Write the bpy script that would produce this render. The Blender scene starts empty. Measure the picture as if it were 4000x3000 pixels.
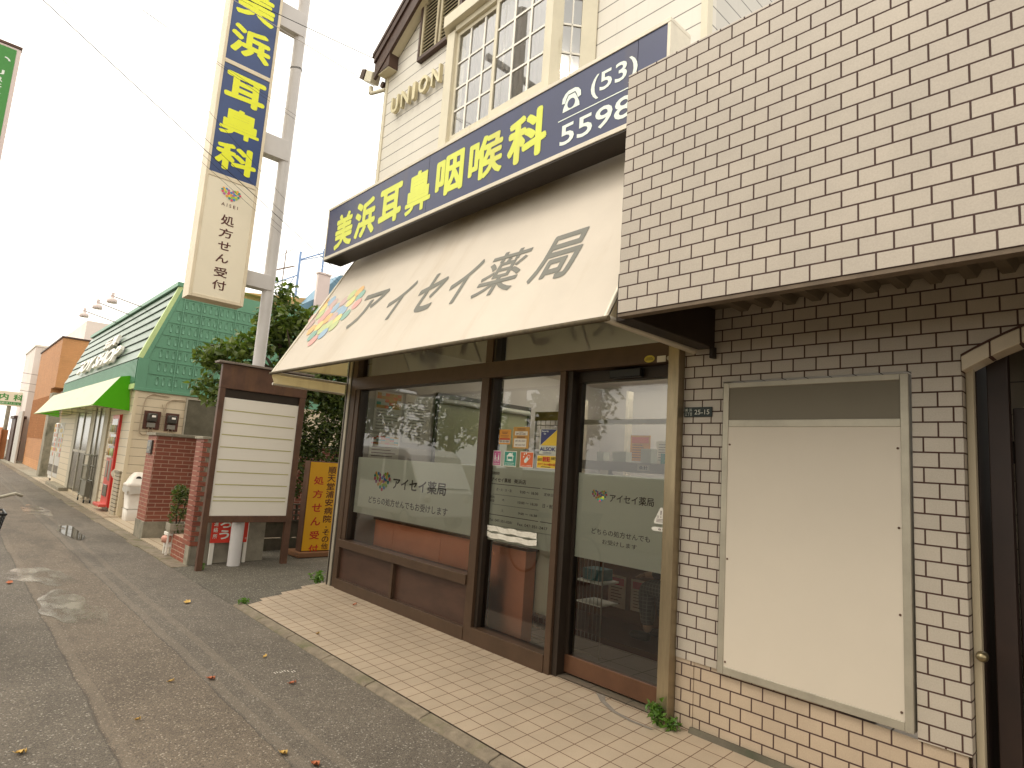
import bpy, bmesh, math, random
from math import sin, cos, pi, radians as rad
from mathutils import Vector, Matrix

S = bpy.context.scene
COL = S.collection
rng = random.Random(7)

# ------------------------------------------------------------------ camera
cam = bpy.data.cameras.new('camera')
cam.sensor_width = 36.0
cam.lens = 2393.89 / 4000 * 36.0
cam.clip_start = 0.05
cam.clip_end = 600
CAM = bpy.data.objects.new('camera', cam)
COL.objects.link(CAM)
_yaw, _pit, _rol = rad(47.59312), rad(7.70131), rad(4.02374)
_f = Vector((-sin(_yaw) * cos(_pit), cos(_yaw) * cos(_pit), sin(_pit)))
_r0 = Vector((cos(_yaw), sin(_yaw), 0))
_u0 = _r0.cross(_f)
_r = _r0 * cos(_rol) + _u0 * sin(_rol)
_u = -_r0 * sin(_rol) + _u0 * cos(_rol)
_m = Matrix((_r, _u, -_f)).transposed().to_4x4()
_m.translation = Vector((0, -3.33, 1.405))
CAM.matrix_world = _m
S.camera = CAM

# ------------------------------------------------------------------ sky, sun, exposure
SUN_EL, SUN_AZ = rad(56), rad(205)          # azimuth measured clockwise from +Y
W = bpy.data.worlds.new('World')
S.world = W
W.use_nodes = True
nt = W.node_tree
bg = nt.nodes['Background']
sky = nt.nodes.new('ShaderNodeTexSky')
sky.sky_type = 'NISHITA'
sky.sun_disc = False
sky.sun_elevation = SUN_EL
sky.sun_rotation = SUN_AZ
sky.air_density = 1.0
sky.dust_density = 6.0
sky.ozone_density = 1.0
hs = nt.nodes.new('ShaderNodeHueSaturation')      # an overcast sky has little colour of its own
hs.inputs['Saturation'].default_value = 0.12
tn = nt.nodes.new('ShaderNodeMix'); tn.data_type = 'RGBA'; tn.blend_type = 'MULTIPLY'
tn.inputs['Factor'].default_value = 1.0
tn.inputs['B'].default_value = (1.0, 0.945, 0.85, 1)
nt.links.new(sky.outputs[0], hs.inputs['Color'])
nt.links.new(hs.outputs[0], tn.inputs['A'])
cl = nt.nodes.new('ShaderNodeMix'); cl.data_type = 'RGBA'     # even cloud cover over the clear-sky gradient
cl.inputs['Factor'].default_value = 0.80
cl.inputs['B'].default_value = (8.2, 7.85, 7.1, 1)
nt.links.new(tn.outputs['Result'], cl.inputs['A'])
nt.links.new(cl.outputs['Result'], bg.inputs[0])
bg.inputs[1].default_value = 0.15
sl = bpy.data.lights.new('sun', 'SUN')
sl.energy = 0.5
sl.angle = rad(25)
sl.color = (1.0, 0.93, 0.80)
SUN = bpy.data.objects.new('sun', sl)
COL.objects.link(SUN)
_sd = Vector((sin(SUN_AZ) * cos(SUN_EL), cos(SUN_AZ) * cos(SUN_EL), sin(SUN_EL)))
SUN.rotation_euler = (-_sd).to_track_quat('-Z', 'Y').to_euler()
SUN.location = (0, -20, 30)
S.view_settings.view_transform = 'Standard'
S.view_settings.look = 'None'
S.view_settings.exposure = 0.86
S.view_settings.gamma = 1.0
S.cycles.max_bounces = 8
S.cycles.transparent_max_bounces = 12
S.cycles.diffuse_bounces = 4
S.cycles.caustics_reflective = False
S.cycles.caustics_refractive = False

# ------------------------------------------------------------------ materials
def lin(c):
    return tuple(((x / 255) / 12.92 if x / 255 <= .04045 else ((x / 255 + .055) / 1.055) ** 2.4) for x in c)

def newmat(name):
    m = bpy.data.materials.new(name)
    m.use_nodes = True
    return m, m.node_tree, m.node_tree.nodes['Principled BSDF'], m.node_tree.nodes['Material Output']

def N(t, typ, **kw):
    n = t.nodes.new('ShaderNode' + typ)
    for k, v in kw.items():
        setattr(n, k, v)
    return n

def L(t, a, b):
    t.links.new(a, b)

def coords(t, scale=(1, 1, 1), rotz=0, loc=(0, 0, 0)):
    tc = N(t, 'TexCoord')
    mp = N(t, 'Mapping')
    mp.inputs['Scale'].default_value = scale
    mp.inputs['Location'].default_value = loc
    L(t, tc.outputs['Object'], mp.inputs[0])
    return mp.outputs[0]

def noise(t, vec, scale, detail=4, rough=.6):
    n = N(t, 'TexNoise')
    n.inputs['Scale'].default_value = scale
    n.inputs['Detail'].default_value = detail
    n.inputs['Roughness'].default_value = rough
    L(t, vec, n.inputs['Vector'])
    return n.outputs['Fac']

def ramp(t, fac, a, b, ca, cb):
    n = N(t, 'ValToRGB')
    n.color_ramp.elements[0].position = a
    n.color_ramp.elements[1].position = b
    n.color_ramp.elements[0].color = (*ca, 1)
    n.color_ramp.elements[1].color = (*cb, 1)
    L(t, fac, n.inputs[0])
    return n.outputs[0]

def mixc(t, fac, a, b, blend='MIX'):
    n = N(t, 'Mix', data_type='RGBA', blend_type=blend)
    if isinstance(fac, (int, float)):
        n.inputs['Factor'].default_value = fac
    else:
        L(t, fac, n.inputs['Factor'])
    for k, v in (('A', a), ('B', b)):
        if isinstance(v, tuple):
            n.inputs[k].default_value = (*v[:3], 1)
        else:
            L(t, v, n.inputs[k])
    return n.outputs['Result']

def math_(t, op, a, b=0.0, c=None):
    n = N(t, 'Math', operation=op)
    for i, v in enumerate((a, b) if c is None else (a, b, c)):
        if isinstance(v, (int, float)):
            n.inputs[i].default_value = v
        else:
            L(t, v, n.inputs[i])
    return n.outputs[0]

def bump(t, p, h, strength=.3, dist=.01):
    b = N(t, 'Bump')
    b.inputs['Strength'].default_value = strength
    b.inputs['Distance'].default_value = dist
    L(t, h, b.inputs['Height'])
    L(t, b.outputs[0], p.inputs['Normal'])

def mul(c, k):
    return tuple(x * k for x in c)

def M(name, col, rough=.55, var=.12, scale=3.0, bmp=0.0, bscale=80, metal=0.0, spec=.4, dirt=None, stretch=(1, 1, 1), emit=None):
    """plain paint / metal / plaster: base colour mottled by noise, optional dirt patches"""
    m, t, p, o = newmat(name)
    v = coords(t, stretch)
    c = ramp(t, noise(t, v, scale, 6, .65), .3, .7, mul(col, 1 - var), mul(col, 1 + var * .6))
    if dirt:
        dc, lo, hi, ds, dst = dirt
        dv = coords(t, dst)
        c = mixc(t, ramp(t, noise(t, dv, ds, 5, .7), lo, hi, (0, 0, 0), (1, 1, 1)), c, dc)
    L(t, c, p.inputs['Base Color'])
    p.inputs['Roughness'].default_value = rough
    p.inputs['Metallic'].default_value = metal
    p.inputs['Specular IOR Level'].default_value = spec
    if bmp:
        bump(t, p, noise(t, v, bscale, 3), bmp, .004)
    if emit:
        p.inputs['Emission Color'].default_value = (*emit[0], 1)
        p.inputs['Emission Strength'].default_value = emit[1]
    return m

def plane_uv(t, axes, loc=(0, 0)):
    tc = N(t, 'TexCoord')
    sp = N(t, 'SeparateXYZ')
    L(t, tc.outputs['Object'], sp.inputs[0])
    cb = N(t, 'CombineXYZ')
    for i, a in enumerate(axes):
        L(t, math_(t, 'ADD', sp.outputs['XYZ'.index(a)], loc[i]), cb.inputs[i])
    return cb.outputs[0], tc.outputs['Object']

def BR(name, axes, bw, rh, mort, c1, c2, cm, loc=(0, 0), offset=.5, rough=.35, bstr=.6, bdist=.006, var=.12, spec=.5, stain=None, smooth=.15):
    """brick or tile courses in real metres on the plane given by axes"""
    m, t, p, o = newmat(name)
    uv, ob = plane_uv(t, axes, loc)
    b = N(t, 'TexBrick')
    b.offset = offset; b.offset_frequency = 2; b.squash = 1.0
    b.inputs['Scale'].default_value = 1.0
    b.inputs['Brick Width'].default_value = bw
    b.inputs['Row Height'].default_value = rh
    b.inputs['Mortar Size'].default_value = mort
    b.inputs['Mortar Smooth'].default_value = smooth
    b.inputs['Bias'].default_value = 0
    b.inputs['Color1'].default_value = (*c1, 1)
    b.inputs['Color2'].default_value = (*c2, 1)
    b.inputs['Mortar'].default_value = (*cm, 1)
    L(t, uv, b.inputs['Vector'])
    n1 = noise(t, ob, 2.2, 6, .65)
    c = mixc(t, 1.0, b.outputs['Color'], ramp(t, n1, .3, .7, (1 - var,) * 3, (1 + var * .4,) * 3), 'MULTIPLY')
    n2 = noise(t, ob, 160, 2, .5)
    c = mixc(t, 1.0, c, ramp(t, n2, .3, .7, (.93,) * 3, (1.04,) * 3), 'MULTIPLY')
    if stain:
        sc, lo, hi, ss, st = stain
        sv = coords(t, st)
        c = mixc(t, ramp(t, noise(t, sv, ss, 5, .7), lo, hi, (0, 0, 0), (1, 1, 1)), c, sc)
    L(t, c, p.inputs['Base Color'])
    r = N(t, 'MapRange')
    L(t, b.outputs['Fac'], r.inputs[0])
    r.inputs[3].default_value = rough; r.inputs[4].default_value = .9
    L(t, r.outputs[0], p.inputs['Roughness'])
    p.inputs['Specular IOR Level'].default_value = spec
    h = math_(t, 'SUBTRACT', 1.0, b.outputs['Fac'])
    h = math_(t, 'ADD', h, math_(t, 'MULTIPLY', n2, .06))
    bump(t, p, h, bstr, bdist)
    return m

def boards(name, col, axis, pitch, off=0.0, line=.045, joint=None, dark=.25, rough=.5, var=.06):
    """lapped siding: a shadow groove every pitch along axis"""
    m, t, p, o = newmat(name)
    tc = N(t, 'TexCoord'); sp = N(t, 'SeparateXYZ')
    L(t, tc.outputs['Object'], sp.inputs[0])
    fr = math_(t, 'FRACT', math_(t, 'DIVIDE', math_(t, 'ADD', sp.outputs['XYZ'.index(axis)], off), pitch))
    groove = math_(t, 'LESS_THAN', fr, line)
    nz = noise(t, tc.outputs['Object'], 1.6, 5, .6)
    c = ramp(t, nz, .3, .7, mul(col, 1 - var), mul(col, 1 + var * .5))
    vs = coords(t, (9, 9, .5))
    c = mixc(t, ramp(t, noise(t, vs, 1.0, 5, .7), .55, .8, (0, 0, 0), (.35,) * 3), c, mul(col, .72))
    c = mixc(t, groove, c, mul(col, dark))
    L(t, c, p.inputs['Base Color'])
    p.inputs['Roughness'].default_value = rough
    hgt = math_(t, 'MULTIPLY', math_(t, 'SUBTRACT', 1.0, groove), math_(t, 'SUBTRACT', 1.0, math_(t, 'MULTIPLY', fr, .5)))
    bump(t, p, hgt, .5, .012)
    return m

def glass_mat(name, ior=1.6, tint=(.93, .95, .92), rough=0.0, k=1.0):
    m, t, p, o = newmat(name)
    t.nodes.remove(p)
    tr = N(t, 'BsdfTransparent'); tr.inputs[0].default_value = (*tint, 1)
    gl = N(t, 'BsdfGlossy'); gl.inputs['Roughness'].default_value = rough
    fr = N(t, 'Fresnel'); fr.inputs[0].default_value = ior
    mx = N(t, 'MixShader')
    L(t, math_(t, 'MULTIPLY', fr.outputs[0], k), mx.inputs[0])
    L(t, tr.outputs[0], mx.inputs[1]); L(t, gl.outputs[0], mx.inputs[2])
    L(t, mx.outputs[0], o.inputs['Surface'])
    return m

def film_mat(name, col, trans=.35):
    m, t, p, o = newmat(name)
    t.nodes.remove(p)
    d = N(t, 'BsdfDiffuse'); d.inputs[0].default_value = (*col, 1)
    tl = N(t, 'BsdfTranslucent'); tl.inputs[0].default_value = (*col, 1)
    mx = N(t, 'MixShader'); mx.inputs[0].default_value = trans
    L(t, d.outputs[0], mx.inputs[1]); L(t, tl.outputs[0], mx.inputs[2])
    L(t, mx.outputs[0], o.inputs['Surface'])
    return m

def fabric_mat(name, col, trans=.3, tcol=None, streak=None, rough=.8):
    m, t, p, o = newmat(name)
    tc = N(t, 'TexCoord')
    n1 = noise(t, tc.outputs['Object'], 1.5, 6, .6)
    c = ramp(t, n1, .3, .7, mul(col, .93), mul(col, 1.03))
    if streak:
        scol, st, lo, hi = streak
        sv = coords(t, st)
        c = mixc(t, ramp(t, noise(t, sv, 1.0, 6, .72), lo, hi, (0, 0, 0), (.55,) * 3), c, scol)
    L(t, c, p.inputs['Base Color'])
    p.inputs['Roughness'].default_value = rough
    p.inputs['Specular IOR Level'].default_value = .2
    wv = noise(t, tc.outputs['Object'], 500, 2)
    bump(t, p, wv, .15, .002)
    tl = N(t, 'BsdfTranslucent')
    L(t, mixc(t, 1.0, c, (tcol or (1, 1, 1)), 'MULTIPLY'), tl.inputs[0])
    mx = N(t, 'MixShader'); mx.inputs[0].default_value = trans
    L(t, p.outputs[0], mx.inputs[1]); L(t, tl.outputs[0], mx.inputs[2])
    L(t, mx.outputs[0], o.inputs['Surface'])
    return m

def leaf_mat(name, a, b, trans=.3, rough=.38):
    m, t, p, o = newmat(name)
    g = N(t, 'NewGeometry')
    c = ramp(t, g.outputs['Random Per Island'], .05, .95, a, b)
    L(t, c, p.inputs['Base Color'])
    p.inputs['Roughness'].default_value = rough
    p.inputs['Specular IOR Level'].default_value = .45
    tl = N(t, 'BsdfTranslucent')
    L(t, mixc(t, 1.0, c, (1.3, 1.5, .5), 'MULTIPLY'), tl.inputs[0])
    mx = N(t, 'MixShader'); mx.inputs[0].default_value = trans
    L(t, p.outputs[0], mx.inputs[1]); L(t, tl.outputs[0], mx.inputs[2])
    L(t, mx.outputs[0], o.inputs['Surface'])
    return m

def asphalt(name, col, seams=True):
    m, t, p, o = newmat(name)
    tc = N(t, 'TexCoord'); ob = tc.outputs['Object']
    big = noise(t, ob, .55, 5, .65)
    mid = noise(t, ob, 4.0, 6, .7)
    c = ramp(t, big, .3, .7, mul(col, .80), mul(col, 1.16))
    c = mixc(t, 1.0, c, ramp(t, mid, .3, .7, (.80,) * 3, (1.12,) * 3), 'MULTIPLY')
    v = N(t, 'TexVoronoi'); v.inputs['Scale'].default_value = 130
    L(t, ob, v.inputs['Vector'])
    c = mixc(t, 1.0, c, ramp(t, v.outputs['Distance'], .1, .75, (1.12,) * 3, (.62,) * 3), 'MULTIPLY')
    wn = N(t, 'TexWhiteNoise')
    L(t, v.outputs['Position'], wn.inputs[0])
    c = mixc(t, ramp(t, wn.outputs[0], .93, .97, (0, 0, 0), (.75,) * 3), c, (.34, .31, .26))
    c = mixc(t, ramp(t, wn.outputs[0], .0, .12, (.6,) * 3, (0, 0, 0)), c, (.025, .023, .02))
    if seams:
        sp = N(t, 'SeparateXYZ'); L(t, ob, sp.inputs[0])
        wob = math_(t, 'MULTIPLY', math_(t, 'SUBTRACT', noise(t, ob, 1.1, 6, .7), .5), .09)
        yy = math_(t, 'ADD', sp.outputs[1], wob)
        # resurfaced strip between two trench seams
        inb = math_(t, 'MULTIPLY', math_(t, 'GREATER_THAN', yy, -2.50), math_(t, 'LESS_THAN', yy, -1.86))
        c = mixc(t, math_(t, 'MULTIPLY', inb, .5), c, mixc(t, 1.0, c, (1.18, 1.06, .94), 'MULTIPLY'))
        for s, wd in ((-2.50, .012), (-1.86, .010), (-1.70, .006)):
            d = math_(t, 'ABSOLUTE', math_(t, 'SUBTRACT', yy, s))
            brk = math_(t, 'ADD', d, math_(t, 'MULTIPLY', mid, .012))
            c = mixc(t, math_(t, 'MULTIPLY', math_(t, 'LESS_THAN', brk, wd), .45), c, (.035, .030, .024))
            e = math_(t, 'MULTIPLY', math_(t, 'LESS_THAN', math_(t, 'ABSOLUTE', math_(t, 'SUBTRACT', yy, s + .045)), .03), .3)
            c = mixc(t, e, c, (.20, .16, .12))
        # damp streaks across the far road
        dv = coords(t, (.55, 2.0, 1))
        far = N(t, 'MapRange'); L(t, sp.outputs[0], far.inputs[0])
        far.inputs[1].default_value = -5.5; far.inputs[2].default_value = -8.5
        wet = math_(t, 'MULTIPLY', ramp(t, noise(t, dv, 1.0, 6, .65), .52, .62, (0, 0, 0), (1, 1, 1)), far.outputs[0])
        c = mixc(t, math_(t, 'MULTIPLY', wet, .42), c, mul(col, .35))
    L(t, c, p.inputs['Base Color'])
    p.inputs['Roughness'].default_value = .78
    p.inputs['Specular IOR Level'].default_value = .35
    h = math_(t, 'ADD', math_(t, 'MULTIPLY', v.outputs['Distance'], -1.0), math_(t, 'MULTIPLY', mid, .8))
    bump(t, p, h, .55, .006)
    return m

def wet_mat(name, col, rough, lo, hi):
    """a film of water that breaks up over the grain of the road"""
    m, t, p, o = newmat(name)
    v = coords(t, (1.6, 3.2, 1))
    p.inputs['Base Color'].default_value = (*col, 1)
    p.inputs['Roughness'].default_value = rough
    p.inputs['Specular IOR Level'].default_value = 1.0
    tr = N(t, 'BsdfTransparent')
    n = math_(t, 'ADD', math_(t, 'MULTIPLY', noise(t, v, 1.6, 5, .6), .75), math_(t, 'MULTIPLY', noise(t, v, 30, 3, .6), .25))
    mx = N(t, 'MixShader')
    L(t, ramp(t, n, lo, hi, (0, 0, 0), (1, 1, 1)), mx.inputs[0])
    L(t, tr.outputs[0], mx.inputs[1]); L(t, p.outputs[0], mx.inputs[2])
    L(t, mx.outputs[0], o.inputs['Surface'])
    return m

MT = {}
def mats():
    k = MT
    k['tile'] = BR('beige_wall_tile', 'XZ', .1195, .0698, .0040, (0.475, 0.411, 0.332), (0.443, 0.388, 0.317), (0.067, 0.033, 0.024), loc=(.02 + .06, .0), stain=((0.356, 0.301, 0.222), .62, .85, .8, (1.2, 1, .5)))
    k['tile_up'] = BR('beige_parapet_tile', 'XZ', .1195, .0692, .0038, (0.446, 0.382, 0.310), (0.418, 0.360, 0.295), (0.061, 0.032, 0.025), loc=(1.92 - .06, -2.222), stain=((0.360, 0.288, 0.216), .60, .85, .9, (1.2, 1, .4)))
    k['tile_low'] = BR('peach_plinth_tile', 'XZ', .1195, .0698, .0040, (0.465, 0.363, 0.260), (0.438, 0.342, 0.246), (0.068, 0.034, 0.026), loc=(.05, .0))
    k['tile_side'] = BR('beige_jamb_tile', 'YZ', .2, .0698, .0042, (0.432, 0.374, 0.310), (0.403, 0.353, 0.288), (0.061, 0.030, 0.022), loc=(.1, .0))
    k['floor_tile'] = BR('beige_floor_tile', 'XY', .120, .120, .0030, (0.389, 0.303, 0.216), (0.364, 0.285, 0.203), (0.121, 0.064, 0.037), loc=(.0, .01), offset=0, rough=.5, bstr=.35, bdist=.003, var=.14, stain=((0.303, 0.218, 0.133), .60, .9, 1.1, (1, 1, 1)))
    k['granite'] = BR('brown_granite_tile', 'XY', .30, .30, .003, (.17, .14, .10), (.15, .12, .09), (.05, .04, .03), offset=0, rough=.3, bstr=.2, var=.3)
    k['redbrick'] = BR('red_brick_x', 'XZ', .205, .062, .006, (.30, .085, .045), (.25, .065, .036), (.42, .27, .19), loc=(0, -.02), rough=.6)
    k['redbrick_y'] = BR('red_brick_y', 'YZ', .205, .062, .006, (.26, .075, .042), (.21, .055, .032), (.40, .25, .18), loc=(0, -.02), rough=.6)
    k['cream_brick'] = BR('cream_brick', 'YZ', .12, .075, .008, (.52, .44, .31), (.48, .41, .29), (.10, .08, .06), rough=.6)
    k['cream_brick_x'] = BR('cream_brick_front', 'XZ', .12, .075, .008, (.52, .44, .31), (.48, .41, .29), (.10, .08, .06), rough=.6)
    k['orange_brick'] = BR('orange_brick', 'YZ', .30, .075, .006, (.56, .27, .105), (.52, .245, .095), (.50, .26, .11), rough=.7)
    k['orange_brick_x'] = BR('orange_brick_front', 'XZ', .30, .075, .006, (.47, .215, .085), (.42, .19, .075), (.56, .30, .13), rough=.7)
    k['entry_tile'] = BR('cream_entry_tile', 'XY', .15, .15, .005, (0.418, 0.338, 0.238), (0.396, 0.317, 0.223), (0.216, 0.144, 0.086), offset=0, rough=.5, bstr=.3)
    k['road'] = asphalt('asphalt', (0.155, 0.128, 0.099))
    k['drive'] = asphalt('driveway_asphalt', (0.105, 0.090, 0.065), False)
    k['soil'] = M('ground_soil', (.16, .14, .11), .9, .3, 1.5, .5, 40)
    k['kerb'] = M('kerb_concrete', (0.196, 0.157, 0.111), .9, .35, 14, .8, 120, dirt=((0.111, 0.102, 0.051), .5, .7, 4, (1, 1, 1)))
    k['concrete'] = M('weathered_concrete', (.30, .265, .20), .9, .25, 6, .8, 90, dirt=((.10, .095, .06), .5, .75, 2.5, (1, 1, .6)))
    k['concrete_dark'] = M('mossy_concrete', (.105, .088, .062), .9, .3, 5, .6, 60, dirt=((.05, .055, .03), .45, .7, 3, (1, 1, .5)))
    k['roughcast'] = M('roughcast_render', (.27, .24, .185), .95, .25, 8, 1.0, 140)
    k['bronze'] = M('brown_aluminium', (.080, .046, .026), .42, .18, 6, 0, 80, .35, .5)
    k['bronze_d'] = M('dark_brown_aluminium', (.030, .020, .013), .45, .2, 6, 0, 80, .3, .5)
    k['bronze_red'] = M('reddish_brown_rail', (.115, .052, .026), .4, .2, 8, 0, 80, .25, .5)
    k['panel_brown'] = M('brown_base_panel', (.062, .030, .019), .38, .3, 3, 0, 80, .1, .5, stretch=(1, 1, 3))
    k['steel'] = M('worn_stainless_post', (.34, .27, .17), .32, .25, 5, 0, 80, .75, .5, stretch=(4, 4, .5))
    k['alu'] = M('aged_aluminium', (.42, .38, .30), .45, .15, 6, 0, 80, .5, .5)
    k['alu_l'] = M('pale_aluminium', (.62, .56, .45), .45, .12, 6, 0, 80, .2, .5)
    k['cream_frame'] = M('cream_window_frame', (.66, .60, .46), .5, .08, 4, 0, 80, 0, .4, dirt=((.42, .36, .24), .58, .8, 6, (1, 1, .3)))
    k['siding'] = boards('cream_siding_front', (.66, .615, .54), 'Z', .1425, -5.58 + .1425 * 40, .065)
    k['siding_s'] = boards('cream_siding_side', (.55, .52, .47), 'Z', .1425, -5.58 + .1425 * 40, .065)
    k['shop_siding'] = boards('cream_shop_siding', (.60, .50, .35), 'Z', .165, .06, .06, None, .4)
    k['shop_front'] = M('beige_shop_front', (.44, .39, .29), .6, .12, 2)
    k['inner_siding'] = boards('entrance_siding', (.56, .48, .37), 'Z', .17, .02, .03, None, .3)
    k['soffit'] = M('cream_soffit', (.66, .59, .42), .7, .1, 3)
    k['brown_paint'] = M('brown_painted_timber', (.070, .036, .024), .5, .3, 8, .2, 60, dirt=((.12, .08, .06), .6, .8, 10, (1, 1, 1)))
    k['rust_brown'] = M('faded_brown_steel', (.105, .052, .032), .5, .3, 5, .1, 60, .1, .4, dirt=((.15, .075, .035), .5, .75, 2.5, (2, 2, .6)))
    k['cap_grey'] = M('grey_brown_cap', (.20, .16, .13), .6, .2, 6)
    k['louvre'] = M('louvre_slats', (.40, .34, .22), .6, .2, 12)
    k['sign_blue'] = M('navy_sign_face', (.030, .038, .105), .28, .18, 1.2, 0, 80, 0, .5, dirt=((.070, .058, .075), .52, .8, 1.0, (3.2, 1, .35)))
    k['pylon_blue'] = M('blue_sign_face', (.045, .075, .19), .28, .15, 1.5)
    k['yellow'] = M('yellow_letters', (.66, .70, .085), .35, .1, 2, dirt=((.60, .55, .14), .55, .8, 1.4, (3, 1, .4)))
    k['yellow_b'] = M('bright_yellow_letters', (.78, .80, .035), .35, .05, 2)
    k['white_let'] = M('white_letters', (.74, .80, .72), .35, .05, 2)
    k['white'] = M('white_paint', (.80, .76, .68), .4, .05, 3)
    k['white_board'] = M('plain_white_panel', (0.576, 0.506, 0.411), .42, .04, 1.2, dirt=((0.428, 0.371, 0.272), .62, .9, 1.4, (1, 1, 1)))
    k['board_white'] = M('directory_panel', (0.733, 0.679, 0.594), .45, .03, 1.5)
    k['olive_line'] = M('olive_rule', (.42, .38, .14), .5, .1, 5)
    k['grey_pane'] = M('grey_board_header', (.165, .14, .095), .5, .06, 2)
    k['cream_sign'] = M('cream_sign_face', (.78, .70, .55), .35, .04, 1.5)
    k['cabinet'] = M('cream_sign_cabinet', (.70, .60, .44), .45, .12, 3, 0, 80, 0, .4, dirt=((.42, .28, .16), .62, .85, 5, (1, 1, .25)))
    k['pole'] = M('grey_painted_pole', (.55, .52, .50), .4, .08, 3, .05, 50, 0, .4, dirt=((.30, .13, .06), .74, .80, 9, (1, 1, .5)))
    k['text_dark'] = M('dark_brown_letters', (.050, .030, .020), .5, .1)
    k['text_grey'] = M('grey_letters', (.155, .150, .125), .6, .1, dirt=((.24, .22, .18), .55, .85, 2, (1, 1, 1)))
    k['text_red'] = M('red_letters', (.46, .022, .014), .5, .1)
    k['text_maroon'] = M('maroon_letters', (.085, .018, .014), .5, .1)
    k['amber'] = M('amber_sign_face', (.66, .34, .012), .4, .06, 2)
    k['brown_base'] = M('brown_sign_base', (.20, .095, .045), .5, .15, 5)
    k['red'] = M('red_panel', (.62, .045, .025), .4, .08, 3)
    k['vend_red'] = M('red_vending_enamel', (.60, .022, .018), .28, .08, 2)
    k['pink_red'] = M('faded_red_front', (.62, .085, .065), .35, .1, 2)
    k['black'] = M('black_plastic', (.012, .012, .012), .4, .1)
    k['dark'] = M('dark_recess', (.018, .013, .009), .7, .2)
    k['dark_brown'] = M('dark_entrance_timber', (.022, .010, .006), .5, .3, 5)
    k['rubber'] = M('tyre_rubber', (.02, .02, .02), .8, .1)
    k['awning'] = fabric_mat('cream_awning_fabric', (.72, .64, .545), .24, (.80, .78, .45), ((.54, .43, .30), (2.2, .55, .16), .55, .80))
    k['awning_in'] = fabric_mat('cream_awning_side', (.74, .64, .47), .30, (.95, .88, .55), ((.42, .30, .18), (6, 6, .5), .5, .75))
    k['trim_dark'] = M('mouldy_awning_hem', (.10, .075, .04), .8, .4, 20)
    k['green_fab'] = fabric_mat('green_awning_fabric', (.10, .46, .012), .25, (.9, 1, .4))
    k['glare_fab'] = fabric_mat('overexposed_awning_top', (0.798, 0.788, 0.627), .25, (.95, 1, .7), ((0.589, 0.475, 0.285), (1.2, 4, 4), .6, .75))  # daylight glare on green fabric put in as white; brown streaks are stains
    k['green_roof'] = M('green_metal_roof', (.125, .290, .185), .38, .08, 2, 0, 80, .1, .5)
    k['green_front'] = M('weathered_green_metal', (.155, .225, .165), .30, .15, 3, 0, 80, .25, .5, stretch=(1, 1, 6))
    k['pale_green'] = M('pale_green_trim', (.50, .62, .28), .4, .1)
    k['green_sign'] = M('green_sign_face', (.055, .26, .045), .35, .12, 1.5)
    k['pinkish'] = M('pinkish_sign_edge', (.70, .58, .55), .5, .05)
    k['white_wall'] = M('white_rendered_wall', (.72, .64, .58), .8, .08, .8, .2, 50)
    k['grey_metal'] = M('grey_steel_panel', (.215, .200, .155), .4, .08, 2, 0, 80, .1)
    k['slat'] = M('grey_slat', (.52, .49, .44), .5, .1, 4)
    k['picket'] = M('orange_picket', (.46, .17, .06), .7, .15, 4)
    k['meter'] = M('meter_casing', (.055, .05, .042), .3, .15, 8)
    k['meter_box'] = M('meter_terminal_cover', (.19, .175, .145), .5, .1)
    k['conduit'] = M('beige_conduit', (.36, .28, .19), .6, .2, 6)
    k['wood_board'] = M('dark_red_meter_board', (.085, .032, .020), .6, .3, 8)
    k['murky'] = M('murky_window', (.12, .108, .078), .18, .35, 3, 0, 80, 0, .6)
    k['bin'] = M('white_bin_plastic', (.64, .58, .50), .45, .08, 3)
    k['bag'] = fabric_mat('clear_bag', (.75, .72, .66), .4)
    k['terracotta'] = M('terracotta_partition', (0.906, 0.335, 0.190), .5, .1, 1.5)
    k['int_wall'] = M('interior_wall', (.46, .42, .38), .8, .04, 1)
    k['int_ceil'] = M('interior_ceiling', (.62, .57, .52), .8, .04, 1)
    k['int_wood'] = M('interior_wood', (.125, .058, .025), .45, .2, 3, stretch=(1, 1, 5))
    k['int_floor'] = M('interior_wood_floor', (.115, .045, .024), .35, .15, 3)
    k['lamp'] = M('fluorescent_tube', (.9, .9, .85), .5, 0, 1, emit=((1.0, .97, .88), 8.5))
    k['lamp_up'] = M('upstairs_tube', (.9, .9, .85), .5, 0, 1, emit=((1.0, .98, .86), 14.0))
    k['gold'] = M('gold_header', (.30, .21, .045), .5, .2, 12)
    k['wire'] = M('chrome_wire', (.32, .28, .22), .35, .1, 5, 0, 80, .6)
    k['paper'] = M('paper', (.66, .62, .53), .8, .04)
    k['cream_panel'] = M('cream_rack_panel', (.62, .57, .45), .5, .03)
    k['glass'] = glass_mat('shop_glass', 1.85, (.90, .91, .86))
    k['glass_t'] = glass_mat('transom_glass', 2.3, (.6, .6, .5))
    k['glass_up'] = glass_mat('upper_glass', 3.4, (.92, .92, .94))
    k['lace'] = film_mat('lace_curtain', (.86, .82, .82), .5)
    k['film'] = film_mat('frosted_film', (.84, .84, .71), .36)
    k['leaf'] = leaf_mat('tree_leaf', (.050, .085, .018), (.165, .205, .050))
    k['leaf_h'] = leaf_mat('hedge_leaf', (.028, .048, .012), (.120, .150, .040), .2, .26)
    k['leaf_f'] = leaf_mat('far_leaf', (.040, .085, .018), (.130, .190, .040))
    k['leaf_p'] = leaf_mat('plant_leaf', (.045, .080, .016), (.140, .170, .050))
    k['leaf_w'] = leaf_mat('weed_leaf', (.070, .150, .020), (.150, .260, .050), .35)
    k['bark'] = M('bark', (.085, .06, .04), .9, .4, 12, 1, 40)
    k['soilpot'] = M('potting_soil', (.03, .02, .014), .9, .3)
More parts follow.
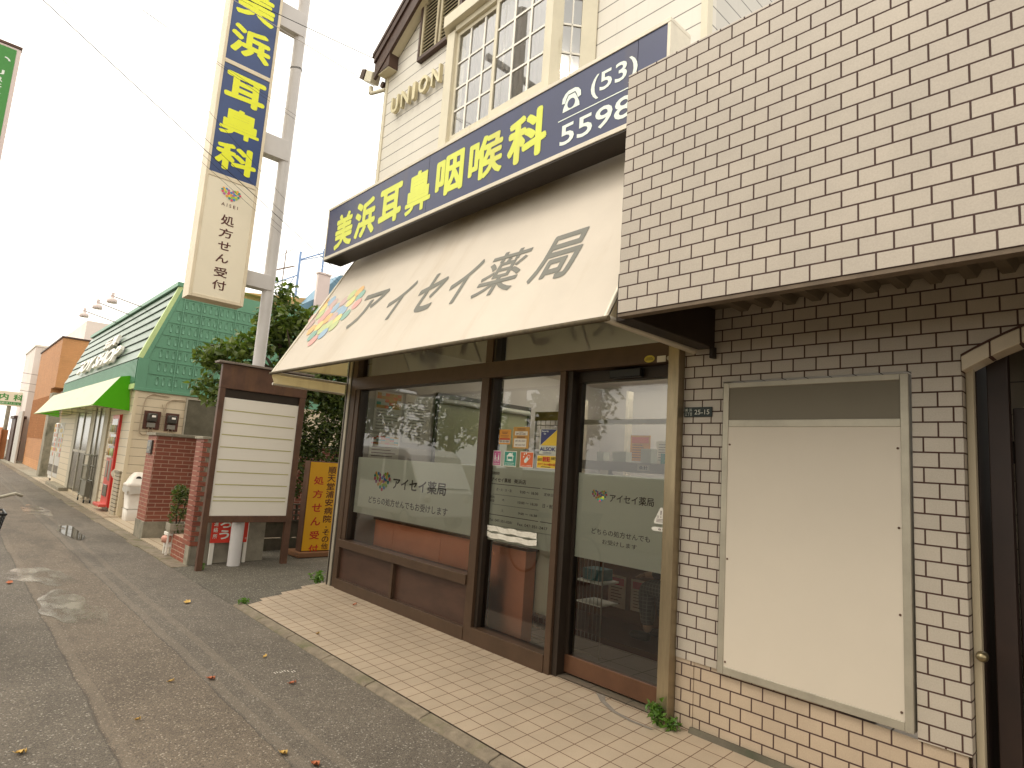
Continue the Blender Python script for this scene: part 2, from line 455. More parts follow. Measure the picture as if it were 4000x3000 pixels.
    k['cable'] = M('black_cable', (.012, .011, .010), .6, 0)
    k['cable_w'] = M('pale_cable', (.45, .40, .36), .6, 0)
    k['blue_tube'] = M('blue_scaffold_tube', (.22, .34, .60), .45, .1)
    k['blue_sheet'] = M('blue_gable', (.14, .26, .36), .5, .1)
    k['tan'] = M('tan_rendered_wall', (.66, .40, .17), .8, .1, 1)
    k['puddle'] = wet_mat('standing_water', (.060, .052, .042), .04, .40, .46)
    k['damp'] = wet_mat('damp_sheen', (.24, .205, .17), .22, .42, .60)
    k['van'] = M('white_van_paint', (.74, .72, .68), .25, .03)
    k['van_glass'] = M('dark_van_glass', (.04, .045, .045), .08, .05)
    k['skin'] = M('skin', (.50, .32, .23), .5, .08)
    k['cloth'] = M('dark_jacket', (.015, .015, .018), .85, .2, 20)
    k['trouser'] = BR('grey_check_cloth', 'XZ', .03, .03, .003, (.10, .10, .105), (.085, .085, .09), (.17, .17, .17), offset=0, rough=.9, bstr=.1)
    k['hair'] = M('dark_hair', (.012, .009, .007), .5, .2, 30)
    k['leafY'] = M('yellow_fallen_leaf', (.52, .33, .09), .7, .2, 30)
    k['leafR'] = M('reddish_fallen_leaf', (.42, .13, .055), .7, .2, 30)
    for n, c in (('LO', (.80, .36, .06)), ('LT', (.05, .30, .24)), ('LB', (.07, .25, .52)), ('LM', (.46, .14, .32)), ('LY', (.80, .62, .07)), ('LG', (.33, .52, .08)), ('LP', (.70, .10, .17))):
        k[n] = M('logo_' + n, c, .5, .03)
    for n, c in (('AO', (0.651, 0.414, 0.194)), ('AT', (0.238, 0.378, 0.317)), ('AB', (0.29, 0.396, 0.493)), ('AM', (0.493, 0.361, 0.334)), ('AY', (0.669, 0.554, 0.238)), ('AG', (0.458, 0.502, 0.255)), ('AP', (0.616, 0.334, 0.299))):
        k[n] = M('awning_logo_' + n, c, .7, .05)
    for n, c in (('st_org', (.62, .26, .03)), ('st_ochre', (.48, .25, .045)), ('st_pink', (.46, .10, .24)), ('st_green', (.03, .26, .19)), ('st_red', (.62, .12, .03)), ('st_navy', (.035, .04, .14)), ('st_yel', (.70, .47, .03)), ('st_pale', (.50, .50, .42)), ('plate', (.012, .022, .02)), ('badge_yel', (.52, .42, .04)), ('pastel', (.50, .56, .48)), ('magenta', (.45, .05, .09))):
        k[n] = M('print_' + n, c, .45, .04)
mats()
K = MT

# ------------------------------------------------------------------ mesh helpers
class MB:
    def __init__(s):
        s.v = []; s.f = []; s.m = []; s.sm = []
    def add(s, vs, fs, m=0, smooth=False):
        o = len(s.v)
        s.v += [tuple(x) for x in vs]
        for f in fs:
            s.f.append([o + i for i in f]); s.m.append(m); s.sm.append(smooth)
        return s
    def box(s, x0, x1, y0, y1, z0, z1, m=0):
        if x0 > x1: x0, x1 = x1, x0
        if y0 > y1: y0, y1 = y1, y0
        if z0 > z1: z0, z1 = z1, z0
        v = [(x0, y0, z0), (x1, y0, z0), (x1, y1, z0), (x0, y1, z0), (x0, y0, z1), (x1, y0, z1), (x1, y1, z1), (x0, y1, z1)]
        return s.add(v, [(0, 3, 2, 1), (4, 5, 6, 7), (0, 1, 5, 4), (1, 2, 6, 5), (2, 3, 7, 6), (3, 0, 4, 7)], m)
    def poly(s, pts, m=0):
        return s.add(pts, [list(range(len(pts)))], m)
    def prism(s, pts, axis, a0, a1, m=0):
        """2-D outline (in the other two axes, kept in XYZ order) pushed from a0 to a1 along axis"""
        def mk(p, a):
            q = list(p); q.insert('XYZ'.index(axis), a); return tuple(q)
        n = len(pts)
        v = [mk(p, a0) for p in pts] + [mk(p, a1) for p in pts]
        f = [list(range(n))[::-1], list(range(n, 2 * n))] + [(i, (i + 1) % n, n + (i + 1) % n, n + i) for i in range(n)]
        return s.add(v, f, m)
    def tube(s, path, r, n=8, m=0, smooth=True, caps=True):
        P = [Vector(p) for p in path]
        R = r if isinstance(r, (list, tuple)) else [r] * len(P)
        rings = []
        up = None
        for i, p in enumerate(P):
            d = (P[min(i + 1, len(P) - 1)] - P[max(i - 1, 0)]).normalized()
            if up is None:
                up = d.orthogonal().normalized()
            up = (up - d * up.dot(d))
            up = up.normalized() if up.length > 1e-6 else d.orthogonal().normalized()
            sd = d.cross(up)
            rings.append([p + (up * cos(2 * pi * k / n) + sd * sin(2 * pi * k / n)) * R[i] for k in range(n)])
        v = [q for g in rings for q in g]
        f = []
        for i in range(len(P) - 1):
            for k in range(n):
                f.append((i * n + k, i * n + (k + 1) % n, (i + 1) * n + (k + 1) % n, (i + 1) * n + k))
        s.add(v, f, m, smooth)
        if caps:
            s.add(rings[0], [list(range(n))[::-1]], m)
            s.add(rings[-1], [list(range(n))], m)
        return s
    def lathe(s, c, prof, n=20, m=0, axis='Z', smooth=True):
        """prof: list of (radius, height) turned about axis through c"""
        v = []; f = []
        for r, h in prof:
            for k in range(n):
                a = 2 * pi * k / n
                p = (r * cos(a), r * sin(a), h)
                if axis == 'Y': p = (p[0], p[2], p[1])
                if axis == 'X': p = (p[2], p[0], p[1])
                v.append((c[0] + p[0], c[1] + p[1], c[2] + p[2]))
        for i in range(len(prof) - 1):
            for k in range(n):
                f.append((i * n + k, i * n + (k + 1) % n, (i + 1) * n + (k + 1) % n, (i + 1) * n + k))
        return s.add(v, f, m, smooth)
    def build(s, name, mat, parent=None, bevel=0, sub=None):
        me = bpy.data.meshes.new(name)
        me.from_pydata(s.v, [], s.f)
        for mm in (mat if isinstance(mat, (list, tuple)) else [mat]):
            me.materials.append(K[mm] if isinstance(mm, str) else mm)
        me.polygons.foreach_set('material_index', s.m)
        me.polygons.foreach_set('use_smooth', s.sm)
        me.update()
        o = bpy.data.objects.new(name, me)
        COL.objects.link(o)
        if parent is not None:
            attach(o, parent)
        if bevel:
            b = o.modifiers.new('bevel', 'BEVEL')
            b.width = bevel; b.segments = 2; b.limit_method = 'ANGLE'; b.angle_limit = rad(40)
        return o

def attach(o, parent):
    o.parent = parent
    # mesh parents already sit at the world origin; an Empty sits at its thing's base
    if parent.type == 'EMPTY':
        o.matrix_parent_inverse = Matrix.Translation(-Vector(parent.location))

def thing(name, label, cat, loc=(0, 0, 0), group=None):
    o = bpy.data.objects.new(name, None)
    o.empty_display_size = .2
    COL.objects.link(o)
    o.location = loc
    return tag(o, label, cat, group)

def tag(o, label, cat, group=None, kind=None):
    o['label'] = label; o['category'] = cat
    if group: o['group'] = group
    if kind: o['kind'] = kind
    return o

def struct(o):
    o['kind'] = 'structure'
    return o

_tc = {}
def glyphs(s, off):
    key = (s, off)
    if key not in _tc and off > 0 and any(ord(c) > 0x2e80 for c in s):
        v0, f0 = glyphs(s, 0.0)              # heavy CJK strokes: the outline thickened all round with round ends
        v, f = [], []
        for k in range(9):
            a = 2 * pi * k / 8
            dx, dy = (off * cos(a), off * sin(a)) if k < 8 else (0, 0)
            o = len(v)
            v += [(q[0] + dx, q[1] + dy, .0008 * k) for q in v0]
            f += [tuple(o + i for i in q) for q in f0]
        _tc[key] = (v, f)
    if key not in _tc:
        c = bpy.data.curves.new('t', 'FONT')
        c.body = s; c.size = 1.0; c.offset = off; c.resolution_u = 3
        o = bpy.data.objects.new('t', c)
        COL.objects.link(o)
        bpy.context.view_layer.update()
        dg = bpy.context.evaluated_depsgraph_get()
        me = bpy.data.meshes.new_from_object(o.evaluated_get(dg))
        v = [tuple(q.co) for q in me.vertices]
        f = [tuple(q.vertices) for q in me.polygons]
        bpy.data.objects.remove(o); bpy.data.curves.remove(c); bpy.data.meshes.remove(me)
        _tc[key] = (v, f)
    return _tc[key]

class Lettering:
    """words laid on one plane: origin O, reading direction U, up V, outward Nn"""
    def __init__(s, O, U, V, Nn):
        s.O, s.U, s.V, s.N = Vector(O), Vector(U), Vector(V), Vector(Nn); s.mb = MB()
    def fit(s, txt, a0, a1, b0, b1, off=.0, m=0, lift=0.0, rot=False):
        v, f = glyphs(txt, off)
        x0 = min(q[0] for q in v); x1 = max(q[0] for q in v); y0 = min(q[1] for q in v); y1 = max(q[1] for q in v)
        P = []
        for q in v:
            u = (q[0] - x0) / (x1 - x0 or 1); w = (q[1] - y0) / (y1 - y0 or 1)
            if rot: u, w = w, u; u = 1 - u
            P.append(s.O + s.U * (a0 + u * (a1 - a0)) + s.V * (b0 + w * (b1 - b0)) + s.N * (lift + q[2] * .08))
        s.mb.add(P, f, m)
        return s
    def bar(s, a0, a1, b0, b1, m=0, lift=0.0):
        s.mb.add([s.O + s.U * a + s.V * b + s.N * lift for a, b in ((a0, b0), (a1, b0), (a1, b1), (a0, b1))], [(0, 1, 2, 3)], m)
        return s
    def shape(s, pts, m=0, lift=0.0):
        s.mb.add([s.O + s.U * a + s.V * b + s.N * lift for a, b in pts], [list(range(len(pts)))], m)
        return s
    def disc(s, a, b, r, m=0, lift=0.0, n=20, ry=None):
        return s.shape([(a + r * cos(2 * pi * k / n), b + (ry or r) * sin(2 * pi * k / n)) for k in range(n)], m, lift)
    def build(s, name, mat, parent):
        return s.mb.build(name, mat, parent)

def on_front(y):   # facing the street (-Y); a = world X, b = world Z
    return Lettering((0, y, 0), (1, 0, 0), (0, 0, 1), (0, -1, 0))
def on_side(x):    # facing +X; a = world Y, b = world Z
    return Lettering((x, 0, 0), (0, 1, 0), (0, 0, 1), (1, 0, 0))

LOGO = [('O', -6.43, 1.00), ('T', -6.49, .90), ('B', -6.265, .995), ('M', -6.154, .937), ('Y', -6.351, .905), ('G', -6.30, .80), ('P', -6.15, .72), ('P', -6.127, .80), ('B', -6.00, .845), ('B', -5.84, .775), ('B', -5.745, .75), ('M', -5.903, .924), ('G', -5.816, .995), ('O', -5.68, 1.02), ('T', -5.576, .94), ('Y', -5.713, .879), ('P', -5.52, .81), ('T', -5.60, .674), ('P', -6.47, .79), ('M', -6.37, .665), ('O', -6.22, .565), ('Y', -6.08, .60), ('O', -5.99, .69), ('M', -5.87, .684), ('Y', -5.735, .64), ('G', -5.70, .545), ('G', -5.93, .53), ('G', -5.84, .57), ('T', -6.07, .46), ('B', -5.82, .455), ('P', -5.945, .375)]
def logo(let, cx, cy, width, height, pre='L', lift0=0.0):
    idx = 'OTBMYGP'
    r = .070 / 1.12 * width; ry = .075 / .80 * height
    for i, (c, x, s) in enumerate(LOGO):
        let.disc(cx + (x + 5.99) / 1.12 * width, cy + (s - .695) / .80 * height, r, idx.index(c), lift0 + .0004 + i * .00012, 18, ry)
    return [pre + c for c in idx]

def leaves(n, pts_fn, size, seed, up=.35, asp=.5, fold=.18, droop=0.0):
    R = random.Random(seed)
    mb = MB(); V = []; Fc = []
    for _ in range(n):
        p = Vector(pts_fn(R))
        d = Vector((R.gauss(0, 1), R.gauss(0, 1), R.gauss(0, .7) - droop)).normalized()
        nn = Vector((R.gauss(0, 1), R.gauss(0, 1), R.gauss(0, 1) + up * 3)).normalized()
        sd = d.cross(nn)
        if sd.length < .05: continue
        sd.normalize(); nn = sd.cross(d)
        Ls = size * R.uniform(.65, 1.25); w = Ls * asp
        o = len(V)
        V += [p, p + d * Ls * .45 + sd * w * .5 + nn * Ls * fold, p + d * Ls - nn * Ls * .06, p + d * Ls * .45 - sd * w * .5 + nn * Ls * fold, p + d * Ls * .5]
        Fc += [(o, o + 4, o + 1), (o + 4, o + 2, o + 1), (o, o + 3, o + 4), (o + 4, o + 3, o + 2)]
    mb.add(V, Fc, 0)
    return mb

def in_blobs(blobs, shell=.5):
    tot = sum(b[3] * b[4] * b[5] for b in blobs)
    def fn(R):
        x = R.uniform(0, tot)
        for b in blobs:
            x -= b[3] * b[4] * b[5]
            if x <= 0: break
        d = Vector((R.gauss(0, 1), R.gauss(0, 1), R.gauss(0, 1))).normalized() * (R.uniform(shell, 1.0) ** .6)
        return (b[0] + d.x * b[3], b[1] + d.y * b[4], b[2] + d.z * b[5])
    return fn

# ================================================================== GROUND
def zap(y):                      # the tiled apron falls towards the road
    return .07 * y
struct(MB().poly([(-160, -120, -.13), (90, -120, -.13), (90, 120, -.13), (-160, 120, -.13)]).build('ground', 'soil'))
struct(MB().poly([(-120, -6.2, -.10), (14, -6.2, -.10), (14, -1.045, -.10), (-120, -1.045, -.10)]).build('road', 'road'))
mb = MB()
x = 3.2
R = random.Random(3)
while x > -6.2:                  # kerb stones with open joints
    j = R.uniform(-.004, .004)
    mb.prism([(-1.055 + j, -.16), (-.972, -.16), (-.972, -.069), (-1.045 + j, -.086), (-1.055 + j, -.095)], 'X', x - .622, x)
    x -= .63
struct(mb.build('kerb', 'kerb', bevel=.006))
mb = MB()
nx = 40
V = []
left = [(-6.10, -.97), (-6.16, -.80), (-6.25, -.80), (-6.27, -.56), (-6.36, -.54), (-6.38, -.30), (-6.47, -.28), (-6.49, .10)]
pts = [(3.2, -.97)] + [(3.2, .10)] + left[::-1]
mb.poly([(a, b, zap(b)) for a, b in pts])
struct(mb.build('tiled_pavement', 'floor_tile'))
mb = MB()
mb.poly([(-8.46, -1.05, -.097), (-6.05, -1.05, -.097), (-6.08, -.96, -.084), (-6.6, .1, -.025), (-6.6, 6.5, .0), (-9.1, 6.5, .0), (-9.1, -.1, -.04), (-8.46, -.60, -.075)])
struct(mb.build('driveway', 'drive'))
mb = MB()
x = -8.4
R = random.Random(5)
while x > -60:
    j = R.uniform(-.02, .02)
    mb.box(x - .595, x, -1.06 + j, -.86, -.2, -.088 + R.uniform(-.004, .003))
    x -= .60
struct(mb.build('gutter_edge', 'kerb', bevel=.006))
struct(MB().box(-10.95, -8.62, -.86, 1.6, -.2, -.078).build('entrance_paving', 'entry_tile'))
struct(MB().box(-13.95, -11.5, -.86, 1.6, -.2, -.080).build('side_paving', 'entry_tile'))
struct(MB().box(-26.6, -13.95, -.86, .6, -.2, -.070).build('shop_forecourt', 'entry_tile'))
struct(MB().box(-60, -26.6, -.86, 1.0, -.2, -.074).build('far_verge', 'concrete'))
def puddle(name, cx, cy, rx, ry, seed, mat):
    R = random.Random(seed)
    ph = [R.uniform(0, 6.3) for _ in range(4)]
    P = []
    for k in range(40):
        a = 2 * pi * k / 40
        r = 1 + .22 * sin(2 * a + ph[0]) + .13 * sin(3 * a + ph[1]) + .08 * sin(7 * a + ph[2])
        P.append((cx + rx * r * cos(a), cy + ry * r * sin(a), -.096))
    return struct(MB().poly(P).build(name, mat))
puddle('puddle', -6.75, -2.28, .62, .24, 1, 'damp')
puddle('puddle', -8.35, -2.35, .55, .26, 2, 'damp')
puddle('puddle', -12.0, -1.62, .75, .16, 4, 'puddle')
puddle('puddle', -15.5, -1.75, 1.3, .18, 6, 'damp')

# ================================================================== PHARMACY BUILDING
PH = thing('pharmacy_building', 'cream clapboard gabled building with a brown framed pharmacy shopfront below', 'building', (-4.2, 0, 0))
# upper storey (gable end to the street)
XA, XB = -6.25, -1.98
zE = 5.96; SL = .65; XM = (XA + XB) / 2; zT = zE + SL * (XM - XA)
u = MB()
bx0, bx1 = -4.72, -3.0            # bay opening
u.prism([(XA, 2.75), (bx0, 2.75), (bx0, zE + SL * (bx0 - XA)), (XA, zE)], 'Y', 0, .12)
u.prism([(bx1, 2.75), (XB, 2.75), (XB, zE), (bx1, zE + SL * (XB - bx1))], 'Y', 0, .12)
u.prism([(bx0, 2.75), (bx1, 2.75), (bx1, 3.80), (bx0, 3.80)], 'Y', 0, .12)
u.prism([(bx0, 5.60), (bx1, 5.60), (bx1, zE + SL * (XB - bx1)), (XM, zT), (bx0, zE + SL * (bx0 - XA))], 'Y', 0, .12)
u.build('wall', 'siding', PH)
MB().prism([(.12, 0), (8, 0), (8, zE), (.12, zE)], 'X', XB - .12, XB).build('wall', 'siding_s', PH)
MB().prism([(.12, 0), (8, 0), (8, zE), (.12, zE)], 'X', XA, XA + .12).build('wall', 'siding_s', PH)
MB().box(XA - .012, XA + .035, -.014, .04, 2.75, zE - .02).build('corner_trim', 'cream_frame', PH)
MB().box(XB - .035, XB + .014, -.014, .05, 2.75, zE - .02).build('corner_trim', 'cream_frame', PH)
# roof planes with front overhang, brown bargeboards, soffit strip and eave returns
rf = MB()
ov, sx = .14, .12
for s in (-1, 1):
    xe = XM + s * (XM - XA + sx)
    ze = zE - SL * sx
    a = (xe, ze + .30); b = (XM, zT + .30)
    rf.prism([a, b, (b[0], b[1] + .05), (a[0] - .0, a[1] + .05)] if s < 0 else [b, a, (a[0], a[1] + .05), (b[0], b[1] + .05)], 'Y', -ov - .03, 8.3)
RO = rf.build('roof', 'brown_paint', PH)
bb = MB()
for s in (-1, 1):
    xe = XM + s * (XM - XA + .09); ze = zE - SL * .09
    q = [(xe, ze), (XM, zT), (XM, zT + .29), (xe, ze + .29)]
    bb.prism(q if s < 0 else [q[1], q[0], q[3], q[2]], 'Y', -ov, -ov + .035)
    q2 = [(xe - s * -.0, ze + .20), (XM, zT + .20), (XM, zT + .30), (xe, ze + .30)]
    bb.prism(q2 if s < 0 else [q2[1], q2[0], q2[3], q2[2]], 'Y', -ov - .02, -ov - .002)
bb.build('bargeboard', 'brown_paint', RO)
so = MB()
for s in (-1, 1):
    xe = XM + s * (XM - XA + .04); ze = zE - SL * .04
    q = [(xe, ze + .01), (XM, zT + .01), (XM, zT + .03), (xe, ze + .03)]
    so.prism(q if s < 0 else [q[1], q[0], q[3], q[2]], 'Y', -ov + .036, .0)
so.build('soffit', 'soffit', RO)
er = MB()
er.box(-6.28, -6.03, -ov + .012, .0, 5.945, 6.14)
er.box(-6.32, -6.252, .0, 8, 5.90, 6.06)
er.box(-2.20, -1.95, -ov + .012, .0, 5.945, 6.14)
er.build('eave_box', 'brown_paint', RO, .006)
MB().box(-6.272, -6.04, -ov + .02, -.004, 5.935, 5.944).build('eave_underside', 'soffit', RO)
MB().tube([(-6.35, -.02, 5.90), (-6.35, 8, 5.87)], .040, 8).tube([(-6.30, .03, 5.86), (-6.30, .03, 3.0)], .026, 8).build('gutter', 'brown_paint', PH)
# louvred gable vent
SH = MB()
x0, x1, z0, z1 = -5.505, -4.80, 5.835, 6.62
SH.box(x0, x1, -.055, .0, z0 - .045, z0, 0); SH.box(x0, x1, -.055, .0, z1, z1 + .045, 0)
SH.box(x0 - .03, x0, -.055, .0, z0 - .045, z1 + .045, 0); SH.box(x1, x1 + .045, -.055, .0, z0 - .045, z1 + .045, 0)
vt = SH.build('gable_vent', 'brown_paint', PH, .004)
SV = MB()
for a, b in ((x0 + .005, -5.19), (-5.155, x1 - .005)):
    SV.box(a, a + .035, -.045, -.004, z0, z1); SV.box(b - .035, b, -.045, -.004, z0, z1)
    z = z0 + .02
    while z < z1 - .02:
        SV.prism([(-.040, z), (-.034, z - .006), (-.008, z + .034), (-.014, z + .040)], 'X', a + .036, b - .036)
        z += .043
SV.build('louvre', 'louvre', vt)
MB().box(x0, x1, -.004, -.001, z0, z1).build('vent_back', 'dark', vt)
# raised metal letters
un = Lettering((0, -.045, 0), (1, 0, 0), (0, 0, 1), (0, -1, 0))
for ch, a, b in (('U', -5.985, -5.835), ('N', -5.775, -5.61), ('I', -5.545, -5.49), ('O', -5.42, -5.25), ('N', -5.185, -5.03)):
    v, f = glyphs(ch, .018)
    un.fit(ch, a, b, 5.335, 5.535, .018)
o = un.build('lettering', M('brushed_letters', (.62, .55, .36), .35, .2, 4, metal=.55), PH)
sd = o.modifiers.new('depth', 'SOLIDIFY'); sd.thickness = .042; sd.offset = 0
# bay window
BW = MB()
yb = -.25
def frame_box(mb, x0, x1, z0, z1, y0, y1): mb.box(x0, x1, y0, y1, z0, z1)
BW.box(-4.62, -4.50, yb - .03, yb + .04, 3.85, 5.52); BW.box(-3.225, -3.165, yb - .03, yb + .04, 3.85, 5.52)
BW.box(-4.50, -3.225, yb - .025, yb + .04, 5.50, 5.56); BW.box(-4.50, -3.225, yb - .025, yb + .04, 3.85, 4.36)
BW.prism([(-4.74, -.005), (-4.74, -.20), (-4.62, yb - .085), (-3.14, yb - .085), (-2.95, -.03), (-2.95, -.005)], 'Z', 5.56, 5.68)
BW.prism([(-4.70, -.005), (-4.62, yb - .03), (-3.165, yb - .03), (-2.98, -.005)], 'Z', 5.681, 5.75)
BW.prism([(-4.70, -.005), (-4.62, yb - .02), (-3.165, yb - .02), (-2.98, -.005)], 'Z', 3.75, 3.849)
BW.prism([(-4.75, -.005), (-4.625, yb), (-4.622, yb + .04), (-4.70, .02)], 'Z', 3.85, 5.56)
BW.prism([(-3.163, yb - .03), (-3.115, yb + .045), (-3.15, yb + .06), (-3.19, yb + .04)], 'Z', 3.85, 5.56)
BW.prism([(-3.035, -.085), (-2.935, -.012), (-2.96, .02), (-3.06, -.05)], 'Z', 3.85, 5.56)
bay = BW.build('bay_window', 'cream_frame', PH, .004)
sa = MB()
for a, b, yy in ((-4.50, -3.90, yb + .022), (-3.90, -3.225, yb - .004)):
    sa.box(a, a + .035, yy - .014, yy + .014, 4.36, 5.50); sa.box(b - .035, b, yy - .014, yy + .014, 4.36, 5.50)
    sa.box(a, b, yy - .0138, yy + .0138, 4.36, 4.43); sa.box(a, b, yy - .0138, yy + .0138, 5.46, 5.50)
sa.build('sash', 'cream_frame', bay)
mu = MB()
for xs, zs, yy, a, b in (((-4.295, -4.088), (4.675, 4.905, 5.165), yb + .022, -4.465, -3.935), ((-3.645, -3.437), (4.69, 4.93, 5.19), yb - .004, -3.865, -3.26)):
    for xx in xs: mu.box(xx - .011, xx + .011, yy - .009, yy + .009, 4.43, 5.46)
    for zz in zs: mu.box(a, b, yy - .008, yy + .008, zz - .009, zz + .009)
c0, c1 = Vector((-3.13, yb + .05, 0)), Vector((-3.04, -.075, 0))
dd = (c1 - c0); nn = Vector((dd.y, -dd.x, 0)).normalized() * .008
def slab(mb, p, q, z0, z1):
    mb.prism([(p.x - nn.x, p.y - nn.y), (p.x + nn.x, p.y + nn.y), (q.x + nn.x, q.y + nn.y), (q.x - nn.x, q.y - nn.y)], 'Z', z0, z1)
for zz in (4.40, 4.655, 4.90, 5.14, 5.40): slab(mu, c0, c1, zz - .008, zz + .008)
mid = (c0 + c1) / 2
slab(mu, mid - dd.normalized() * .006, mid + dd.normalized() * .006, 4.2, 5.55)
mu.build('muntin', 'white', bay)
gp = MB()
for a, b, yy in ((-4.465, -3.935, yb + .022), (-3.865, -3.26, yb - .004)):
    gp.poly([(a, yy, 4.43), (b, yy, 4.43), (b, yy, 5.46), (a, yy, 5.46)])
gp.poly([(c0.x, c0.y, 3.9), (c1.x, c1.y, 3.9), (c1.x, c1.y, 5.55), (c0.x, c0.y, 5.55)])
gp.build('pane', 'glass_up', bay)
cu = MB()
for a, b in ((-4.48, -3.90), (-3.89, -3.24)):
    n = 36
    cu.add([(a + (b - a) * k / n, yb + .10 + .014 * sin(k * 1.9), z) for z in (4.0, 5.52) for k in range(n + 1)], [(k, k + 1, n + 2 + k, n + 1 + k) for k in range(n)], 0, True)
cu.build('lace_curtain', 'lace', bay)
up = MB()
up.poly([(XA + .13, .13, 5.75), (XB - .13, .13, 5.75), (XB - .13, 4, 5.75), (XA + .13, 4, 5.75)])
up.poly([(XA + .13, 4, 2.9), (XB - .13, 4, 2.9), (XB - .13, 4, 5.75), (XA + .13, 4, 5.75)])
up.build('upstairs_room', 'int_wall', PH)
MB().box(-4.6, -4.56, .5, 1.7, 5.68, 5.72).box(-4.35, -4.31, .5, 1.7, 5.68, 5.72).build('ceiling_tube', 'lamp_up', PH)
# shopfront frame
fr = MB()
fr.box(-6.29, -6.20, -.02, .10, -.02, 3.6)                         # left jamb
fr.box(-6.20, -2.14, -.025, .10, 2.135, 2.27)                      # header
fr.box(-3.995, -3.902, -.030, .10, -.02, 2.134); fr.box(-3.975, -3.89, -.022, .10, 2.271, 3.6)
fr.box(-3.09, -3.035, -.028, .10, -.02, 2.134)
fr.box(-6.20, -3.996, -.045, .10, .43, .51)                        # sill rail
fr.box(-6.20, -3.996, -.035, .10, -.02, .10)                       # kick rail
fr.box(-5.14, -5.10, -.030, .05, .10, .43)
fr.box(-3.901, -3.091, -.034, .10, -.02, .12)
fr.box(-6.20, -6.12, -.012, .10, .511, 2.134)
fr.build('shopfront_frame', 'bronze', PH, .003)
for q_ in ((-3.901, -3.865, .0, .11, .121, 2.134), (-3.034, -2.985, -.004, .12, -.02, 2.134), (-2.984, -2.14, .06, .14, 2.056, 2.134), (-3.889, -3.86, -.01, .10, 2.271, 3.6), (-6.119, -6.105, .0, .10, .511, 2.134)):
    MB().box(*q_).build('shadow_frame', 'bronze_d', PH, .002)  # set-back frame sides in darker brown, their shade put into the colour
MB().box(-6.20, -5.14, .012, .05, .10, .43).build('base_panel', 'panel_brown', PH)
MB().box(-5.10, -3.996, .012, .05, .10, .43).build('base_panel', 'panel_brown', PH)
cp = MB()
cp.box(-6.44, -6.405, -.015, .08, -.03, 3.6, 0); cp.box(-6.404, -6.365, -.03, .08, -.03, 3.6, 1)
cp.box(-6.364, -6.318, -.030, .08, -.03, 3.6, 0); cp.box(-6.317, -6.291, -.02, .08, -.03, 3.6, 1)
cp.build('corner_post', ['alu', 'bronze_d'], PH, .003)
MB().box(-2.14, -2.062, -.065, .14, -.03, 2.42).build('door_post', 'steel', PH, .004)
# windows
def pane(x0, x1, z0, z1, y, nm, par, mat='glass'):
    return MB().poly([(x0, y, z0), (x1, y, z0), (x1, y, z1), (x0, y, z1)]).build(nm, mat, par)
YG = .045
wl = pane(-6.105, -3.996, .51, 2.135, YG, 'shop_window', PH)
wm = pane(-3.865, -3.09, .12, 2.135, YG, 'shop_window', PH)
pane(-6.20, -3.975, 2.27, 3.6, .05, 'transom_window', PH, 'glass_t')
pane(-3.86, -2.14, 2.27, 3.6, .05, 'transom_window', PH, 'glass_t')
DO = MB().box(-2.984, -2.14, .07, .12, .022, .14).build('sliding_door', 'bronze_red', PH, .003)
MB().box(-2.984, -2.958, .07, .12, .141, 2.056).box(-2.165, -2.14, .07, .12, .141, 2.056).build('stile', 'bronze_d', DO)
pane(-2.958, -2.165, .14, 2.056, .085, 'pane', DO)
MB().poly([(-6.105, YG + .006, .807), (-3.996, YG + .006, .807), (-3.996, YG + .006, 1.399), (-6.105, YG + .006, 1.399)]).build('frosted_film', 'film', wl)
MB().poly([(-3.865, YG + .006, .810), (-3.09, YG + .006, .810), (-3.09, YG + .006, 1.405), (-3.865, YG + .006, 1.405)]).build('frosted_film', 'film', wm)
MB().poly([(-2.958, .091, .808), (-2.165, .091, .808), (-2.165, .091, 1.400), (-2.958, .091, 1.400)]).build('frosted_film', 'film', DO)
LT_ = on_front(YG + .004)
LT_.fit('アイセイ薬局', -5.363, -4.476, 1.105, 1.222, .022)
LT_.fit('どちらの処方せんでもお受けします', -5.803, -4.430, .930, 1.003, .008)
LT_.build('lettering', 'text_dark', wl)
lg = on_front(YG + .0042); mm = logo(lg, -5.571, 1.167, .335, .20); lg.build('logo', mm, wl)
L2 = on_front(YG + .004)
for tx, a, b, c, d, w in (('保険調剤', -3.868, -3.774, 1.333, 1.359, .01), ('アイセイ薬局', -3.868, -3.632, 1.277, 1.312, .02), ('美浜店', -3.594, -3.458, 1.277, 1.313, .02),
        ('月・火・水・金', -3.799, -3.615, 1.206, 1.230, .0), ('9:00 ～ 18:30', -3.520, -3.318, 1.206, 1.227, .012), ('定休日', -3.257, -3.163, 1.207, 1.230, .006), ('日・祝', -3.264, -3.162, 1.119, 1.149, .015),
        ('開局', -3.862, -3.815, 1.141, 1.163, 0), ('時間', -3.862, -3.815, 1.110, 1.133, 0), ('木', -3.721, -3.693, 1.128, 1.148, 0), ('10:00 ～ 18:30', -3.536, -3.317, 1.125, 1.144, .012),
        ('土', -3.723, -3.697, 1.045, 1.065, 0), ('9:00 ～ 16:30', -3.523, -3.317, 1.042, 1.060, .012), ('Tel. 047-351-0281', -3.860, -3.587, .960, .980, .008), ('Fax. 047-351-2417', -3.525, -3.200, .958, .979, .008)):
    L2.fit(tx, a, b, c, d, w)
for a, b, z, h in ((-3.865, -3.300, 1.2595, .0022), (-3.277, -3.146, 1.2595, .0022), (-3.840, -3.304, 1.176, .0012), (-3.838, -3.303, 1.096, .0012), (-3.865, -3.302, 1.013, .0024), (-3.280, -3.147, 1.0135, .0024), (-3.865, -3.150, .930, .0012)):
    L2.bar(a, b, z - h, z + h)
L2.build('lettering', 'text_dark', wm)
tp = MB()
